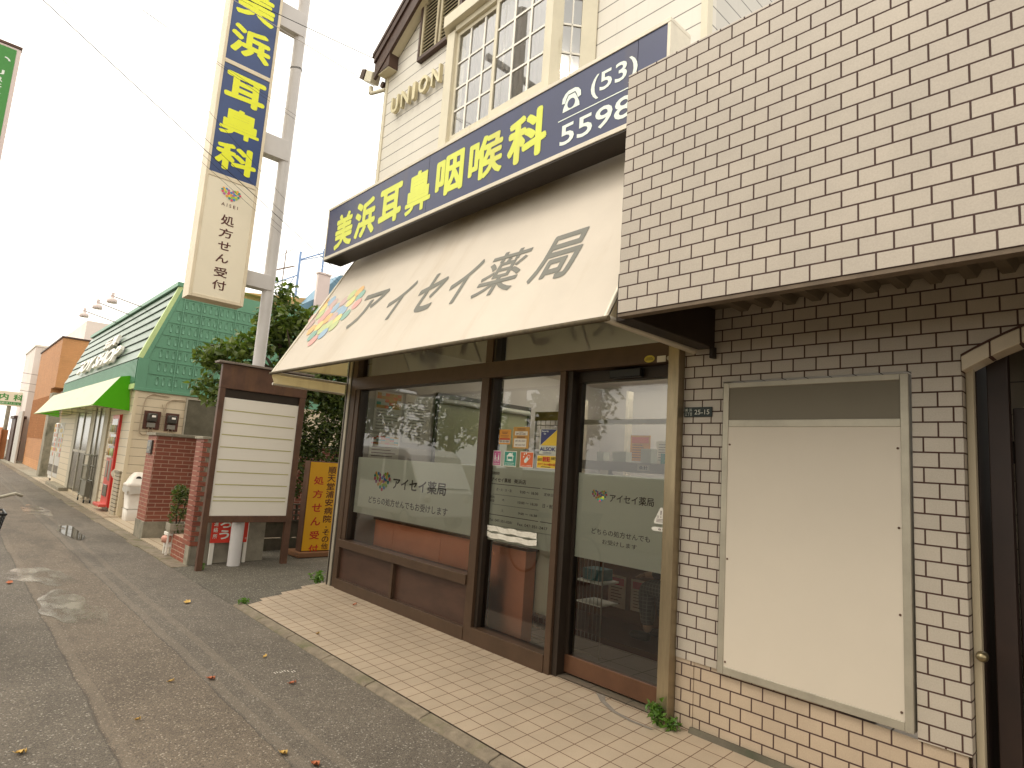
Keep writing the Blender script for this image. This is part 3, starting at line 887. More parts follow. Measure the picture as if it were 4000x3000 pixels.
for z, a, b in ((.901, -3.862, -3.30), (.847, -3.862, -3.295)):
    P = []
    for k in range(15):
        xx = a + (b - a) * k / 14
        P.append((xx, z + .004 * sin(k * 1.3 + z * 40) + (.006 if k in (0, 14) else 0)))
    tp.add([(p[0], YG - .004 - .006 * (k % 3 == 0), p[1] + .022) for k, p in enumerate(P)] + [(p[0], YG - .002 - .004 * (k % 4 == 0), p[1] - .020) for k, p in enumerate(P)],
           [(k, k + 1, 16 + k, 15 + k) for k in range(14)])
tp.build('peeling_tape', 'paper', wm)
L3 = on_front(.088)
L3.fit('アイセイ薬局', -2.667, -2.309, 1.214, 1.270, .012)
L3.fit('どちらの処方せんでも', -2.811, -2.328, .985, 1.025, .004)
L3.fit('お受けします', -2.714, -2.427, .927, .959, .004)
L3.build('lettering', 'text_dark', DO)
lg = on_front(.0882); mm = logo(lg, -2.755, 1.248, .140, .085); lg.build('logo', mm, DO)
# rooms behind the glass
ro = MB()
ro.poly([(-6.12, .11, 0), (-6.12, 4.2, 0), (-6.12, 4.2, 2.72), (-6.12, .11, 2.72)])
ro.poly([(-6.12, 4.2, 0), (-2.05, 4.2, 0), (-2.05, 4.2, 2.72), (-6.12, 4.2, 2.72)])
ro.poly([(-2.05, .15, 0), (-2.05, 4.2, 0), (-2.05, 4.2, 2.72), (-2.05, .15, 2.72)])
ro.build('interior_wall', 'int_wall', PH)
MB().poly([(-6.12, .11, 2.72), (-2.05, .11, 2.72), (-2.05, 4.2, 2.72), (-6.12, 4.2, 2.72)]).build('ceiling', 'int_ceil', PH)
MB().poly([(-6.2, .0, .008), (-2.06, .0, .008), (-2.06, .93, .008), (-6.2, .93, .008)]).build('entry_floor', 'granite', PH)
MB().box(-6.12, -2.06, .925, 4.2, -.05, .055).build('raised_floor', 'int_floor', PH)
lm = MB()
for yy in (2.35, 3.3):
    for xx in (-5.3, -4.2, -3.1): lm.box(xx - .5, xx + .5, yy - .03, yy + .03, 2.66, 2.70)
lm.build('ceiling_tube', 'lamp', PH)

# ================================================================== TILED BUILDING NEXT DOOR
TB = thing('tiled_building', 'beige tiled shop building with an overhanging tile parapet and an arched doorway', 'building', (0, 0, 0))
MB().box(-1.92, 2.6, -.88, -.825, 2.222, 3.552).build('parapet', 'tile_up', TB, .004)
MB().box(-1.91, 2.6, -.824, -.70, 2.52, 3.54).build('parapet_back', 'concrete', TB)
sf = MB()
sf.box(-1.9, 2.6, -.824, .0, 2.435, 2.50)
xx = -1.72
while xx < 2.5:
    sf.prism([(xx, 2.435), (xx + .02, 2.40), (xx + .065, 2.40), (xx + .085, 2.435)], 'Y', -.823, -.001); xx += .135
sf.build('ribbed_soffit', M('brown_soffit_deck', (.11, .085, .055), .6, .2, 4), TB)
MB().box(-1.92, 2.6, -.876, -.825, 2.205, 2.2215).build('soffit_edge', M('rusty_edge_angle', (.14, .10, .065), .7, .3, 12), TB)
bm_ = MB(); bm_.box(-1.97, -1.86, -.823, -.002, 2.197, 2.46); bm_.box(-1.869, -1.845, -.05, -.003, 2.13, 2.198)
bm_.build('end_beam', 'bronze_d', TB, .004)
wa = MB()
arch = [(-.645, 1.972), (-.53, 2.04), (-.42, 2.09), (-.21, 2.15), (0, 2.17), (.21, 2.15), (.42, 2.09), (.645, 1.972)]
wa.prism([(-2.06, .375), (-1.80, .375), (-1.80, 1.99), (-.84, 1.99), (-.84, .34), (-.645, .34), (-.645, 1.972)] + [(-.645, 2.6), (-2.06, 2.6)], 'Y', 0, .12)
for (a, b), (c, d) in zip(arch[:-1], arch[1:]):
    wa.prism([(a, b), (c, d), (c, 2.6), (a, 2.6)], 'Y', 0, .12)
wa.prism([(.645, -.05), (2.6, -.05), (2.6, 2.6), (.645, 2.6)], 'Y', 0, .12)
wa.build('tiled_wall', 'tile', TB)
pl = MB()
pl.prism([(-1.945, .0), (-.66, -.0), (-.66, .339), (-.84, .339), (-1.80, .374), (-1.945, .374)], 'Y', .012, .12)
pl.prism([(-2.06, -.02), (-1.946, -.02), (-1.946, .374), (-2.06, .374)], 'Y', .006, .12)
pl.build('tiled_plinth', 'tile_low', TB)
MB().prism([(-.06, -.05), (.02, -.05), (.02, .02), (-.012, .025)], 'X', -1.95, -.66).build('mortar_skirt', 'concrete_dark', TB)
MB().box(-.6449, -.643, .0005, .055, .0, 1.96).build('jamb_tile', 'tile_side', TB)
vo = MB()
def arc_pts(off):
    P = []
    for k in range(25):
        xx = -.645 + 1.29 * k / 24
        s = xx / .645
        P.append((xx, 2.17 - .198 * s * s + off))
    return P
A0, A1 = arc_pts(.0), arc_pts(.068)
for k in range(0, 24, 2):
    a, b, c, d = A0[k], A0[k + 2], A1[k + 2], A1[k]
    s = .03
    mid0 = A0[k + 1]; mid1 = A1[k + 1]
    def sh(p, q): return (p[0] + (q[0] - p[0]) * s, p[1] + (q[1] - p[1]) * s)
    vo.prism([sh(a, b), mid0, sh(b, a), sh(c, d), mid1, sh(d, c)], 'Y', -.012, .118)
vo.build('arch_tile', M('arch_tile_glaze', (.56, .48, .36), .35, .15, 6, dirt=((.16, .07, .03), .66, .74, 9, (1, 1, 1))), TB, .004)
mo = MB()
for k in range(24): mo.prism([A0[k], A0[k + 1], (A1[k + 1][0], A1[k + 1][1] + .012), (A1[k][0], A1[k][1] + .012)], 'Y', -.006, .1)
mo.build('arch_joint', M('dark_joint', (.075, .035, .024), .9, .2), TB)
MB().box(-.642, -.612, .058, .10, -.02, 2.0).build('door_frame', M('beige_door_frame', (.42, .35, .24), .5, .1, 3, stretch=(1, 1, .3)), TB, .004)
kn = MB()
kn.tube([(-.60, .055, .755), (-.60, .03, .755)], .010, 10).lathe((-.60, .03, .755), [(.0, -.062), (.014, -.060), (.021, -.048), (.023, -.030), (.016, -.010), (.010, .0)], 16, axis='Y')
kn.build('door_knob', M('brass_knob', (.26, .21, .12), .3, .2, 8, metal=.8), TB)
en = MB()
en.box(-.574, .64, .70, .74, -.1, 2.6)
en.build('entrance_back_wall', 'inner_siding', TB)
MB().box(-.70, -.611, .121, .70, -.1, 2.6).box(.60, .64, .121, .70, -.1, 2.6).box(-.7, .64, .121, .74, 2.45, 2.6).build('entrance_lining', 'dark_brown', TB)
dd_ = MB()
dd_.box(-.578, -.50, .14, .20, -.05, 2.10); dd_.box(-.499, -.455, .22, .30, -.05, 1.83)
dd_.box(-.52, -.30, .24, .29, 1.58, 1.68); dd_.box(-.335, -.295, .24, .29, -.05, 1.58)
dd_.box(-.455, -.336, .245, .285, -.05, 1.02); dd_.box(-.29, .62, .10, .60, -.05, .02)
dd_.prism([(-.405, 1.021), (-.345, 1.021), (-.345, 1.579), (-.385, 1.579)], 'Y', .25, .28)
dd_.build('entrance_door', 'dark_brown', TB, .004)
MB().box(-.30, 2.6, .16, .20, -.05, 2.6).build('entrance_screen', 'dark_brown', TB)

NB = thing('notice_board', 'large blank cream notice panel in a metal frame on the beige tiled wall', 'notice board', (-1.32, -.03, .36))
nb = MB()
nb.box(-1.79, -1.755, -.017, .06, .363, 1.978); nb.box(-.885, -.85, -.017, .06, .363, 1.978)
nb.box(-1.755, -.885, -.016, .06, .363, .405); nb.box(-1.755, -.885, -.016, .06, 1.948, 1.978); nb.box(-1.755, -.885, -.016, .06, 1.722, 1.762)
nb.build('frame', 'alu', NB, .003)
MB().box(-1.755, -.885, -.012, .04, .405, 1.722).build('panel', 'white_board', NB)
MB().box(-1.755, -.885, -.010, .04, 1.762, 1.948).build('header_panel', 'grey_pane', NB)
sc = MB()
for xx, zz in ((-1.745, 1.62), (-1.745, .98), (-1.745, .43), (-.898, 1.62), (-.898, 1.25), (-.898, .86), (-.898, .44)):
    sc.lathe((xx, -.012, zz), [(.0, -.006), (.0045, -.005), (.006, 0)], 8, axis='Y')
sc.build('screw', 'rust_brown', NB)

AP = MB().box(-2.049, -1.864, -.012, -.0005, 1.783, 1.842).build('address_plate', 'plate', None, .002)
tag(AP, 'small dark green address plate reading 25-15 on the tiles beside the door post', 'plate')
a_ = on_front(-.0135)
a_.fit('25-15', -1.976, -1.878, 1.797, 1.826, .006); a_.fit('美 浜', -2.041, -1.994, 1.815, 1.834, 0); a_.fit('三丁目', -2.041, -1.994, 1.789, 1.809, 0)
a_.build('lettering', 'st_pale', AP)

# ================================================================== BLUE SIGNBOARD OVER THE AWNING
SB = thing('signboard', 'long navy signboard with yellow clinic lettering above the cream awning', 'sign', (-4.2, -.3, 3.59))
f_ = MB()
f_.box(-6.52, -1.97, -.425, -.20, 3.588, 3.622); f_.box(-6.52, -1.97, -.425, -.20, 4.178, 4.207)
f_.box(-6.52, -6.502, -.424, -.20, 3.622, 4.178); f_.box(-1.995, -1.97, -.424, -.20, 3.622, 4.178)
f_.build('frame', 'alu_l', SB, .003)
fc = MB()
for a, b in ((-6.502, -4.518), (-4.514, -2.217), (-2.213, -1.995)): fc.box(a, b, -.417, -.22, 3.622, 4.178)
fc.build('face_panel', 'sign_blue', SB)
MB().box(-6.515, -1.975, -.418, -.205, 3.575, 3.587).build('underside', 'bronze_d', SB)
br_ = MB()
for xx in (-6.1, -4.9, -3.6, -2.4): br_.box(xx - .02, xx + .02, -.20, -.001, 3.80, 3.84)
br_.build('bracket', 'alu', SB)
t_ = on_front(-.4195)
for ch, a, b, c, d in (('美', -6.30, -5.90, 3.655, 4.055), ('浜', -5.85, -5.43, 3.665, 4.075), ('耳', -5.36, -4.94, 3.685, 4.075), ('鼻', -4.865, -4.455, 3.675, 4.080), ('咽', -4.385, -3.985, 3.705, 4.075), ('喉', -3.915, -3.485, 3.700, 4.075), ('科', -3.43, -3.005, 3.690, 4.080)):
    t_.fit(ch, a, b, c, d, {'鼻': .022, '喉': .028, '咽': .034, '美': .034}.get(ch, .042))
t_.build('lettering', 'yellow', SB)
w_ = on_front(-.4195)
w_.fit('(53)', -2.598, -2.212, 3.905, 4.085, .012)
w_.fit('5598', -2.865, -2.235, 3.670, 3.825, .012)
w_.bar(-2.893, -2.10, 3.866, 3.874)
# telephone pictogram: base with a round dial, handset across the top
ph = [(-2.855, 3.925), (-2.695, 3.925), (-2.700, 3.955), (-2.725, 4.005), (-2.745, 4.040), (-2.805, 4.040), (-2.825, 4.005), (-2.850, 3.955)]
w_.shape(ph)
hs_ = [(-2.865, 3.995), (-2.835, 3.990), (-2.825, 4.020), (-2.808, 4.048), (-2.742, 4.048), (-2.725, 4.020), (-2.715, 3.990), (-2.685, 3.995), (-2.690, 4.035), (-2.715, 4.065), (-2.745, 4.078), (-2.805, 4.078), (-2.835, 4.065), (-2.860, 4.035)]
w_.shape(hs_, 0, .0006)
w_.build('phone_number', 'white_let', SB)
on_front(-.4205).disc(-2.775, 3.972, .036).build('phone_dial', 'sign_blue', SB)

# ================================================================== AWNING
AW = thing('awning', 'sloping cream fabric awning with grey pharmacy lettering over the shopfront', 'awning', (-4.2, -.1, 2.2))
P0 = Vector((0, -.88, 2.215)); P1 = Vector((0, -.03, 3.75))
AV = (P1 - P0).normalized(); AL = (P1 - P0).length
AN = Vector((0, -AV.z, AV.y))
def sag(x, t): return .016 * sin(pi * t) * (1 - .25 * cos(x * 5.0))
mb = MB(); nx_, ny_ = 72, 24
for j in range(ny_ + 1):
    for i in range(nx_ + 1):
        s = j / ny_; xx = -6.445 + (6.445 - 1.985) * i / nx_
        p = P0 + AV * AL * s - AN * sag(xx, s)
        mb.v.append((xx, p.y, p.z))
for j in range(ny_):
    for i in range(nx_):
        a = j * (nx_ + 1) + i
        mb.f.append([a, a + 1, a + nx_ + 2, a + nx_ + 1]); mb.m.append(0); mb.sm.append(True)
mb.build('fabric', 'awning', AW)
hm = MB()
hm.tube([(-6.46, -.885, 2.205), (-1.97, -.885, 2.205)], .016, 8)
hm.build('hem', 'trim_dark', AW)
tl_ = Lettering(P0 + AN * .0025, (1, 0, 0), AV, AN)
for ch, a, b in (('ア', -5.38, -4.925), ('イ', -4.765, -4.475), ('セ', -4.31, -3.955), ('イ', -3.835, -3.555), ('薬', -3.455, -3.020), ('局', -2.875, -2.490)):
    tl_.fit(ch, a, b, .432, .895, {'薬': .010, '局': .022}.get(ch, .024))
def lay(mb):
    mb.v = [tuple(Vector(v) - AN * (sag(v[0], max(0, min(1, (Vector(v) - P0).dot(AV) / AL))))) for v in mb.v]
lay(tl_.mb)
tl_.build('lettering', 'text_grey', AW)
lg = Lettering(P0 + AN * .0025, (1, 0, 0), AV, AN); mm = logo(lg, -5.99, .695, 1.13, .80, 'A'); lay(lg.mb); lg.build('logo', mm, AW)
for P_ in ([(-6.44, -.86, 2.25), (-6.44, -.02, 2.30), (-6.44, -.03, 3.73)], [(-6.448, -.84, 2.105), (-6.448, -.02, 2.105), (-6.448, -.02, 2.205), (-6.448, -.88, 2.205)], [(-1.987, -.86, 2.22), (-1.987, -.03, 3.73), (-1.987, -.02, 2.22)]):
    MB().poly(P_).build('side_flap', 'awning_in', AW)
for P_, r_ in (([(-6.43, -.88, 2.21), (-6.43, 0, 2.21)], .014), ([(-6.46, -.85, 2.10), (-6.46, -.02, 2.095)], .014), ([(-6.43, -.86, 2.262), (-6.43, -.02, 2.30)], .006), ([(-2.0, -.88, 2.21), (-2.0, .0, 2.195)], .022),
               ([(-6.43, -.88, 2.21), (-6.43, -.03, 3.74)], .013), ([(-2.0, -.88, 2.21), (-2.0, -.03, 3.74)], .013), ([(-5.0, -.82, 2.215), (-5.0, -.03, 3.63)], .012), ([(-3.5, -.82, 2.215), (-3.5, -.03, 3.63)], .012)):
    MB().tube(P_, r_, 10).build('arm', 'alu_l', AW)
lc = MB()
k = 0
yy = -.62
pts = []
while yy < -.06:
    pts += [(-6.452, yy, 2.195), (-6.432, yy + .045, 2.27)]; yy += .09
lc.tube(pts, .0025, 4)
lc.build('lacing', 'black', AW)

# ================================================================== PYLON SIGN
PY = thing('pylon_sign', 'tall cream sign cabinet with blue and white faces hung from a round grey pole', 'sign', (-8.16, -.41, -.1))
MB().tube([(-8.16, -.41, -.12), (-8.16, -.41, 9.6)], .076, 24).build('pole', 'pole', PY)
for z0, z1 in ((3.50, 3.70), (5.33, 5.62), (7.20, 7.55), (8.9, 9.2)):
    MB().box(-8.225, -8.075, -.80, -.385, z0, z1).build('arm', 'pole', PY, .006)
cb = MB()
y0, y1, xf, xb = -1.400, -.752, -8.0, -8.25
cb.box(xb, xf - .012, y0 + .002, y1 - .002, 3.19, 9.3)
for a, b in ((y0, y0 + .036), (y1 - .036, y1)): cb.box(xb - .004, xf + .006, a, b, 3.185, 9.3)
for a, b in ((3.186, 3.228), (4.745, 4.80), (6.27, 6.325), (8.6, 8.66)): cb.box(xb - .002, xf + .005, y0 + .036, y1 - .036, a, b)
cb.build('cabinet', 'cabinet', PY, .004)
ic = MB()
ic.box(xf - .011, xf - .003, y0 + .037, y1 - .037, 3.229, 4.744)
w0 = ic.build('white_face', 'cream_sign', PY)
bf = MB().box(xf - .011, xf - .003, y0 + .037, y1 - .037, 4.801, 6.269).box(xf - .011, xf - .003, y0 + .037, y1 - .037, 6.326, 8.599)
b0 = bf.build('blue_face', 'pylon_blue', PY)
q = on_side(xf - .0005)
for ch, a, b, c, d in (('美', -1.325, -.83, 7.01, 7.44), ('浜', -1.335, -.825, 6.46, 6.87), ('耳', -1.325, -.815, 5.80, 6.19), ('鼻', -1.325, -.83, 5.34, 5.72), ('科', -1.325, -.815, 4.875, 5.24), ('医', -1.325, -.83, 7.6, 8.0)):
    if ch != '医': q.fit(ch, a, b, c, d, {'鼻': .022, '美': .034}.get(ch, .040))
q.build('lettering', 'yellow_b', b0)
q = on_side(xf - .0005)
for ch, a, b, c, d in (('処', -1.150, -.990, 4.165, 4.30), ('方', -1.155, -.990, 4.005, 4.125), ('せ', -1.145, -.995, 3.845, 3.955), ('ん', -1.150, -1.000, 3.68, 3.79), ('受', -1.150, -.993, 3.495, 3.618), ('付', -1.150, -.988, 3.330, 3.452)):
    q.fit(ch, a, b, c, d, .014)
q.fit('A I S E I', -1.172, -.972, 4.408, 4.450, .006)
q.build('lettering', 'text_maroon', w0)
lg = on_side(xf - .0004); mm = logo(lg, -1.07, 4.572, .25, .165); lg.build('logo', mm, w0)
bd = MB()
for z in (6.72, 6.735): bd.tube([(-8.16 + .079 * cos(a), -.41 + .079 * sin(a), z + .01 * sin(2 * a)) for a in [2 * pi * k / 16 for k in range(17)]], .003, 5)
bd.build('wire_band', 'black', PY)

# ================================================================== DIRECTORY BOARD
DB = thing('directory_board', 'brown steel directory board with a blank white lined panel on two posts', 'sign board', (-8.05, -.3, -.1))
xf = -8.03
for a, b in ((-.882, -.815), (.150, .228)):
    MB().box(xf - .07, xf, a, b, -.14, 2.13).build('post', 'rust_brown', DB, .004)
MB().box(xf - .072, xf + .002, -.884, .236, 2.131, 2.440).build('header', 'rust_brown', DB, .004)
MB().box(xf - .14, xf + .045, -.945, .30, 2.441, 2.468).build('cap', 'cap_grey', DB, .004)
MB().box(xf - .06, xf - .035, -.814, .149, 2.02, 2.1305).build('recess', 'bronze_d', DB)
MB().box(xf - .066, xf - .002, -.814, .149, .480, .560).build('bottom_rail', 'rust_brown', DB, .004)
pn = MB().box(xf - .05, xf - .020, -.814, .149, .562, 2.019).build('panel', 'board_white', DB)
q = on_side(xf - .017)
for z in (1.863, 1.712, 1.558, 1.404, 1.250, 1.097, .944, .791, .744): q.bar(-.79, .115, z - .006, z + .005)
q.build('rule', 'olive_line', pn)
MB().box(xf - .045, xf - .018, -.81, .146, .735, .742).build('slot', 'board_white', pn)

# red residents' sign behind it
RS = thing('warning_sign', 'red sign on two white stakes with white writing, half hidden behind the grey pole', 'sign', (-8.3, -.43, -.1))
rf_ = MB().box(-8.36, -8.35, -.662, -.21, .192, .80).build('board', 'red', RS)
for a, b in ((-.652, -.602), (-.232, -.195)): MB().box(-8.39, -8.361, a, b, -.13, .80).build('stake', 'white', RS, .003)
q = on_side(-8.348)
q.fit('ろ', -.565, -.425, .378, .485, .03); q.fit('う', -.565, -.440, .235, .350, .03); q.fit('くし', -.56, -.43, .51, .62, .03)
for ch, z in (('会', .465), ('連', .400), ('絡', .325), ('所', .245)): q.fit(ch, -.638, -.585, z, z + .058, .01)
q.fit('印', -.236, -.216, .225, .255, 0)
q.build('lettering', 'white_let', rf_)

# amber standing sign
YS = thing('standing_sign', 'amber standing sign with red and dark vertical writing on a brown base', 'sign', (-8.55, .85, 0))
MB().box(-8.62, -8.452, .590, 1.20, .02, 1.29).build('cabinet', 'rust_brown', YS, .004)
fa = MB().box(-8.4515, -8.445, .602, 1.19, .032, 1.28).build('face', 'amber', YS)
MB().box(-8.80, -8.36, .52, 1.28, -.05, .018).build('base', 'brown_base', YS, .01)
MB().box(-8.76, -8.72, .6, 1.2, -.09, -.05).box(-8.46, -8.42, .6, 1.2, -.09, -.05).build('foot', 'dark', YS)
q = on_side(-8.4435)
for i, ch in enumerate('処方せん受付'): 
    c = 1.078 - .193 * i
    q.fit(ch, .672 + .006 * i, .826 + .004 * i, c - .118, c, .02)
q.build('lettering', 'text_red', fa)
q = on_side(-8.4435)
zz = 1.228
for ch in '順天堂浦安病院・その他':
    h = .105 if ch not in '・その他' else (.03 if ch == '・' else .085)
    g = .05 if ch == '・' else .012
    if ch == '・': q.disc(.935, zz - .05, .010); zz -= .085; continue
    w = .125 if ch not in 'その他' else .105
    q.fit(ch, .94 - w / 2 + .0, .94 + w / 2, zz - h, zz, .016); zz -= h + g
q.build('lettering', 'text_maroon', fa)

# ================================================================== GARDEN WALLS
BW1 = thing('brick_wall', 'roadside wall end with toothed red brick facing over rough grey render', 'wall', (-8.6, -.5, -.1))
MB().box(-8.72, -8.452, -.852, .06, -.14, 1.485).build('core', 'roughcast', BW1)
bk = MB()
z = .145; i = 0
while z < 1.47:
    w = .135 if i % 2 == 0 else .055
    bk.box(-8.45 - .10, -8.438, -.872, -.872 + w, z, z + .054, 0)
    z += .062; i += 1
bk.box(-8.74, -8.551, -.872, -.853, .145, 1.484, 0)
bk.build('brick_facing', ['redbrick_y'], BW1, .002)
MB().box(-8.7201, -8.56, -.8705, -.20, .146, 1.484).build('brick_side', 'redbrick', BW1)
MB().box(-8.76, -8.43, -.89, .09, 1.486, 1.520).build('coping', 'concrete', BW1, .004)
lb = MB().box(-9.22, -8.60, -.866, -.70, -.14, .205).build('low_brick_wall', 'redbrick', BW1)
MB().box(-8.599, -8.44, -.875, -.853, -.14, .143).build('base', 'concrete', BW1)

BW2 = thing('brick_wall', 'tall red brick gate wall with a grey name plate beside the white bin', 'wall', (-11.2, 0, -.1))
MB().box(-11.50, -10.96, -.832, 3.0, .17, 1.51).build('brickwork', ['redbrick_y'], BW2)
MB().box(-11.499, -10.961, -.8335, -.8322, .171, 1.509).build('brick_front', 'redbrick', BW2)
MB().box(-11.51, -10.95, -.845, 3.01, -.14, .169).build('base', 'concrete', BW2, .005)
MB().box(-11.53, -10.93, -.86, 3.02, 1.511, 1.555).build('coping', 'concrete', BW2, .004)
npl = MB().box(-11.36, -11.10, -.865, -.8338, 1.22, 1.43).build('name_plate', 'meter', BW2, .006)
MB().box(-11.30, -11.16, -.868, -.866, 1.33, 1.40).box(-11.30, -11.16, -.868, -.866, 1.25, 1.29).build('plate_mark', 'grey_metal', npl)

CF = thing('concrete_fence', 'low dark mossy concrete panel fence with a pierced top course below the hedge', 'fence', (-9.05, 2, -.1))
cf = MB()
yy = .08
while yy < 5:
    cf.box(-9.10, -9.02, yy, yy + .10, -.14, .60); yy += 1.3
cf.box(-9.085, -9.04, .08, 5, -.14, .13); cf.box(-9.082, -9.043, .08, 5, .145, .37)
cf.build('panel', 'concrete_dark', CF, .006)
pf = MB()
# pierced course: grid of bars round open holes
for z in (.372, .452, .532, .612): pf.box(-9.09, -9.03, .08, 5, z, z + .022)
yy = .09
while yy < 4.9:
    pf.box(-9.088, -9.032, yy, yy + .022, .373, .633); yy += .08
pf.build('pierced_block', 'concrete_dark', CF, .004)

# ================================================================== POT PLANTS IN THE GATEWAY
PS = thing('plant_stand', 'white plant stand carrying a grey trough by the low brick wall', 'plant stand', (-9.28, -.80, -.08))
ps = MB()
ps.box(-9.42, -9.24, -.93, -.80, .175, .215); ps.box(-9.40, -9.26, -.92, -.83, .02, .06)
for yy in (-.91, -.84):
    for xx in (-9.39, -9.27): ps.box(xx - .012, xx + .012, yy - .012, yy + .012, -.08, .175)
ps.build('stand', 'white', PS, .004)
MB().lathe((-9.33, -.91, .08), [(0, 0), (.055, 0), (.065, .06), (.05, .085), (0, .085)], 14).build('shelf', M('pink_shelf', (.62, .30, .22), .5), PS)
TRO = thing('flower_trough', 'grey flower trough resting on the white plant stand', 'planter', (-9.3, -.8, .215))
tr = MB()
tr.box(-9.40, -9.20, -.915, -.70, .216, .245); tr.box(-9.41, -9.395, -.925, -.69, .245, .335); tr.box(-9.205, -9.19, -.925, -.69, .245, .335)
tr.box(-9.395, -9.205, -.925, -.91, .245, .335); tr.box(-9.395, -9.205, -.705, -.69, .245, .335)
tr.build('trough', 'concrete', TRO, .004)
MB().box(-9.394, -9.206, -.909, -.706, .25, .31).build('soil', 'soilpot', TRO)
PL = thing('potted_shrub', 'small leafy green shrub growing from the grey trough', 'shrub', (-9.3, -.8, .3))
MB().tube([(-9.30, -.82, .30), (-9.31, -.84, .5), (-9.29, -.80, .75)], [.012, .01, .006], 6).tube([(-9.30, -.8, .30), (-9.27, -.76, .55), (-9.28, -.74, .8)], [.01, .008, .005], 6).build('stem', 'bark', PL)
leaves(900, in_blobs([(-9.30, -.83, .76, .10, .12, .09), (-9.29, -.77, .66, .10, .09, .09), (-9.31, -.87, .60, .08, .055, .14), (-9.29, -.79, .47, .09, .10, .07), (-9.30, -.89, .40, .07, .04, .08), (-9.22, -.80, .27, .05, .09, .07)], .3), .036, 11, .3, .7).build('foliage', 'leaf_p', PL)

# ================================================================== WHITE BIN
BN = thing('trash_bin', 'white plastic trash bin with a dome lid and a bag hanging over the rim', 'bin', (-13.5, -.48, -.08))
def rr(cx, cy, hx, hy, r, n=5):
    P = []
    for sx, sy, a0 in ((1, 1, 0), (-1, 1, 90), (-1, -1, 180), (1, -1, 270)):
        for k in range(n + 1):
            a = rad(a0 + 90 * k / n)
            P.append((cx + sx * (hx - r) + r * cos(a), cy + sy * (hy - r) + r * sin(a)))
    return P
def loft(mb, secs, m=0, cap=True, smooth=True):
    n = len(secs[0][0]); o = len(mb.v)
    v = [(p[0], p[1], z) for P, z in secs for p in P]
    f = [(i * n + k, i * n + (k + 1) % n, (i + 1) * n + (k + 1) % n, (i + 1) * n + k) for i in range(len(secs) - 1) for k in range(n)]
    mb.add(v, f, m, smooth)
    if cap:
        mb.add([(p[0], p[1], secs[0][1]) for p in secs[0][0]], [list(range(n))[::-1]], m)
        mb.add([(p[0], p[1], secs[-1][1]) for p in secs[-1][0]], [list(range(n))], m)
    return mb
bx, by = -13.5, -.47
loft(MB(), [(rr(bx, by, .17, .145, .04), -.08), (rr(bx, by, .175, .15, .04), .13), (rr(bx, by, .165, .14, .04), .135), (rr(bx, by, .21, .175, .05), .55)]).build('body', 'bin', BN)
MB().box(bx - .176, bx + .176, by - .151, by + .151, .128, .136).build('band', 'grey_metal', BN)
loft(MB(), [(rr(bx, by, .225, .19, .05), .55), (rr(bx, by, .23, .195, .05), .585), (rr(bx, by, .20, .165, .06), .62), (rr(bx, by, .16, .125, .06), .72), (rr(bx, by, .10, .075, .05), .80), (rr(bx, by, .07, .05, .04), .81)]).build('lid', 'bin', BN)
MB().lathe((bx + .165, by - .02, .69), [(0, .004), (.05, .004), (.052, -.01)], 14, axis='X').build('slot', 'dark', BN)
bg_ = MB()
P = rr(bx, by, .222, .187, .05)
n = len(P)
bg_.add([(p[0], p[1], .56) for p in P] + [(bx + (p[0] - bx) * (1.03 + .05 * sin(k * 2.1)), by + (p[1] - by) * (1.03 + .06 * sin(k * 1.7)), .44 + .035 * sin(k * 1.3)) for k, p in enumerate(P)], [(k, (k + 1) % n, n + (k + 1) % n, n + k) for k in range(n)])
bg_.build('bin_bag', 'bag', BN)

# ================================================================== TOY SHOP
TS = thing('toy_shop', 'low cream sided shop with a steep green metal mansard roof', 'shop', (-19, 0, -.08))
XS, XE = -13.9, -24.1
MB().box(XE, XS, -.62, 6, -.1, 2.42).build('wall', 'shop_siding', TS)
MB().box(XS - .001, XS + .018, -.66, -.60, -.05, 2.40).build('corner_board', M('shop_corner_board', (.60, .50, .34), .5, .06), TS)
prof = [(-.665, 2.42), (-.665, 3.04), (-.135, 4.62), (.0, 4.70), (6.2, 4.70), (6.2, 2.42)]
rm = MB().prism(prof, 'X', XE, XS + .012)
RF = rm.build('roof', 'green_roof', TS)
ft = MB()
# front: slanted sheets between horizontal seams, corrugated apron beneath
def slantp(z): return -.665 + (z - 3.04) / (4.62 - 3.04) * .53
zs = [3.04, 3.27, 3.50, 3.73, 3.96, 4.19, 4.42, 4.62]
for z0, z1 in zip(zs[:-1], zs[1:]):
    ft.prism([(slantp(z0) - .030, z0 + .0), (slantp(z1) - .012, z1 - .006), (slantp(z1) + .002, z1), (slantp(z0) + .0, z0)], 'X', XE + .03, XS - .06)
ft.build('roof_sheet', 'green_front', RF)
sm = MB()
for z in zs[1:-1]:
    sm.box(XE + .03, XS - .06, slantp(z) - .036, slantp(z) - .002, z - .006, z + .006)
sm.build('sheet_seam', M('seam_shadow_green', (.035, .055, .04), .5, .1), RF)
cr = MB()
x = XE + .05
while x < XS - .1:
    cr.box(x, x + .055, -.69, -.666, 2.56, 3.02); x += .11
cr.build('corrugated_band', 'green_roof', RF)
MB().box(XE, XS + .02, -.70, -.66, 2.42, 2.52).build('gutter_board', 'pale_green', RF)
vg = MB()
vg.prism([(slantp(3.04) - .045, 3.04), (slantp(4.62) - .03, 4.62), (slantp(4.62) + .06, 4.64), (slantp(3.04) + .05, 3.04)], 'X', XS - .06, XS + .03)
vg.build('verge', 'pale_green', RF, .004)
vs_ = MB()
vs_.prism([(slantp(3.04) - .02, 3.04), (slantp(4.62) - .01, 4.62), (slantp(4.62) + .10, 4.62), (slantp(3.04) + .14, 3.04)], 'X', XS + .013, XS + .028)
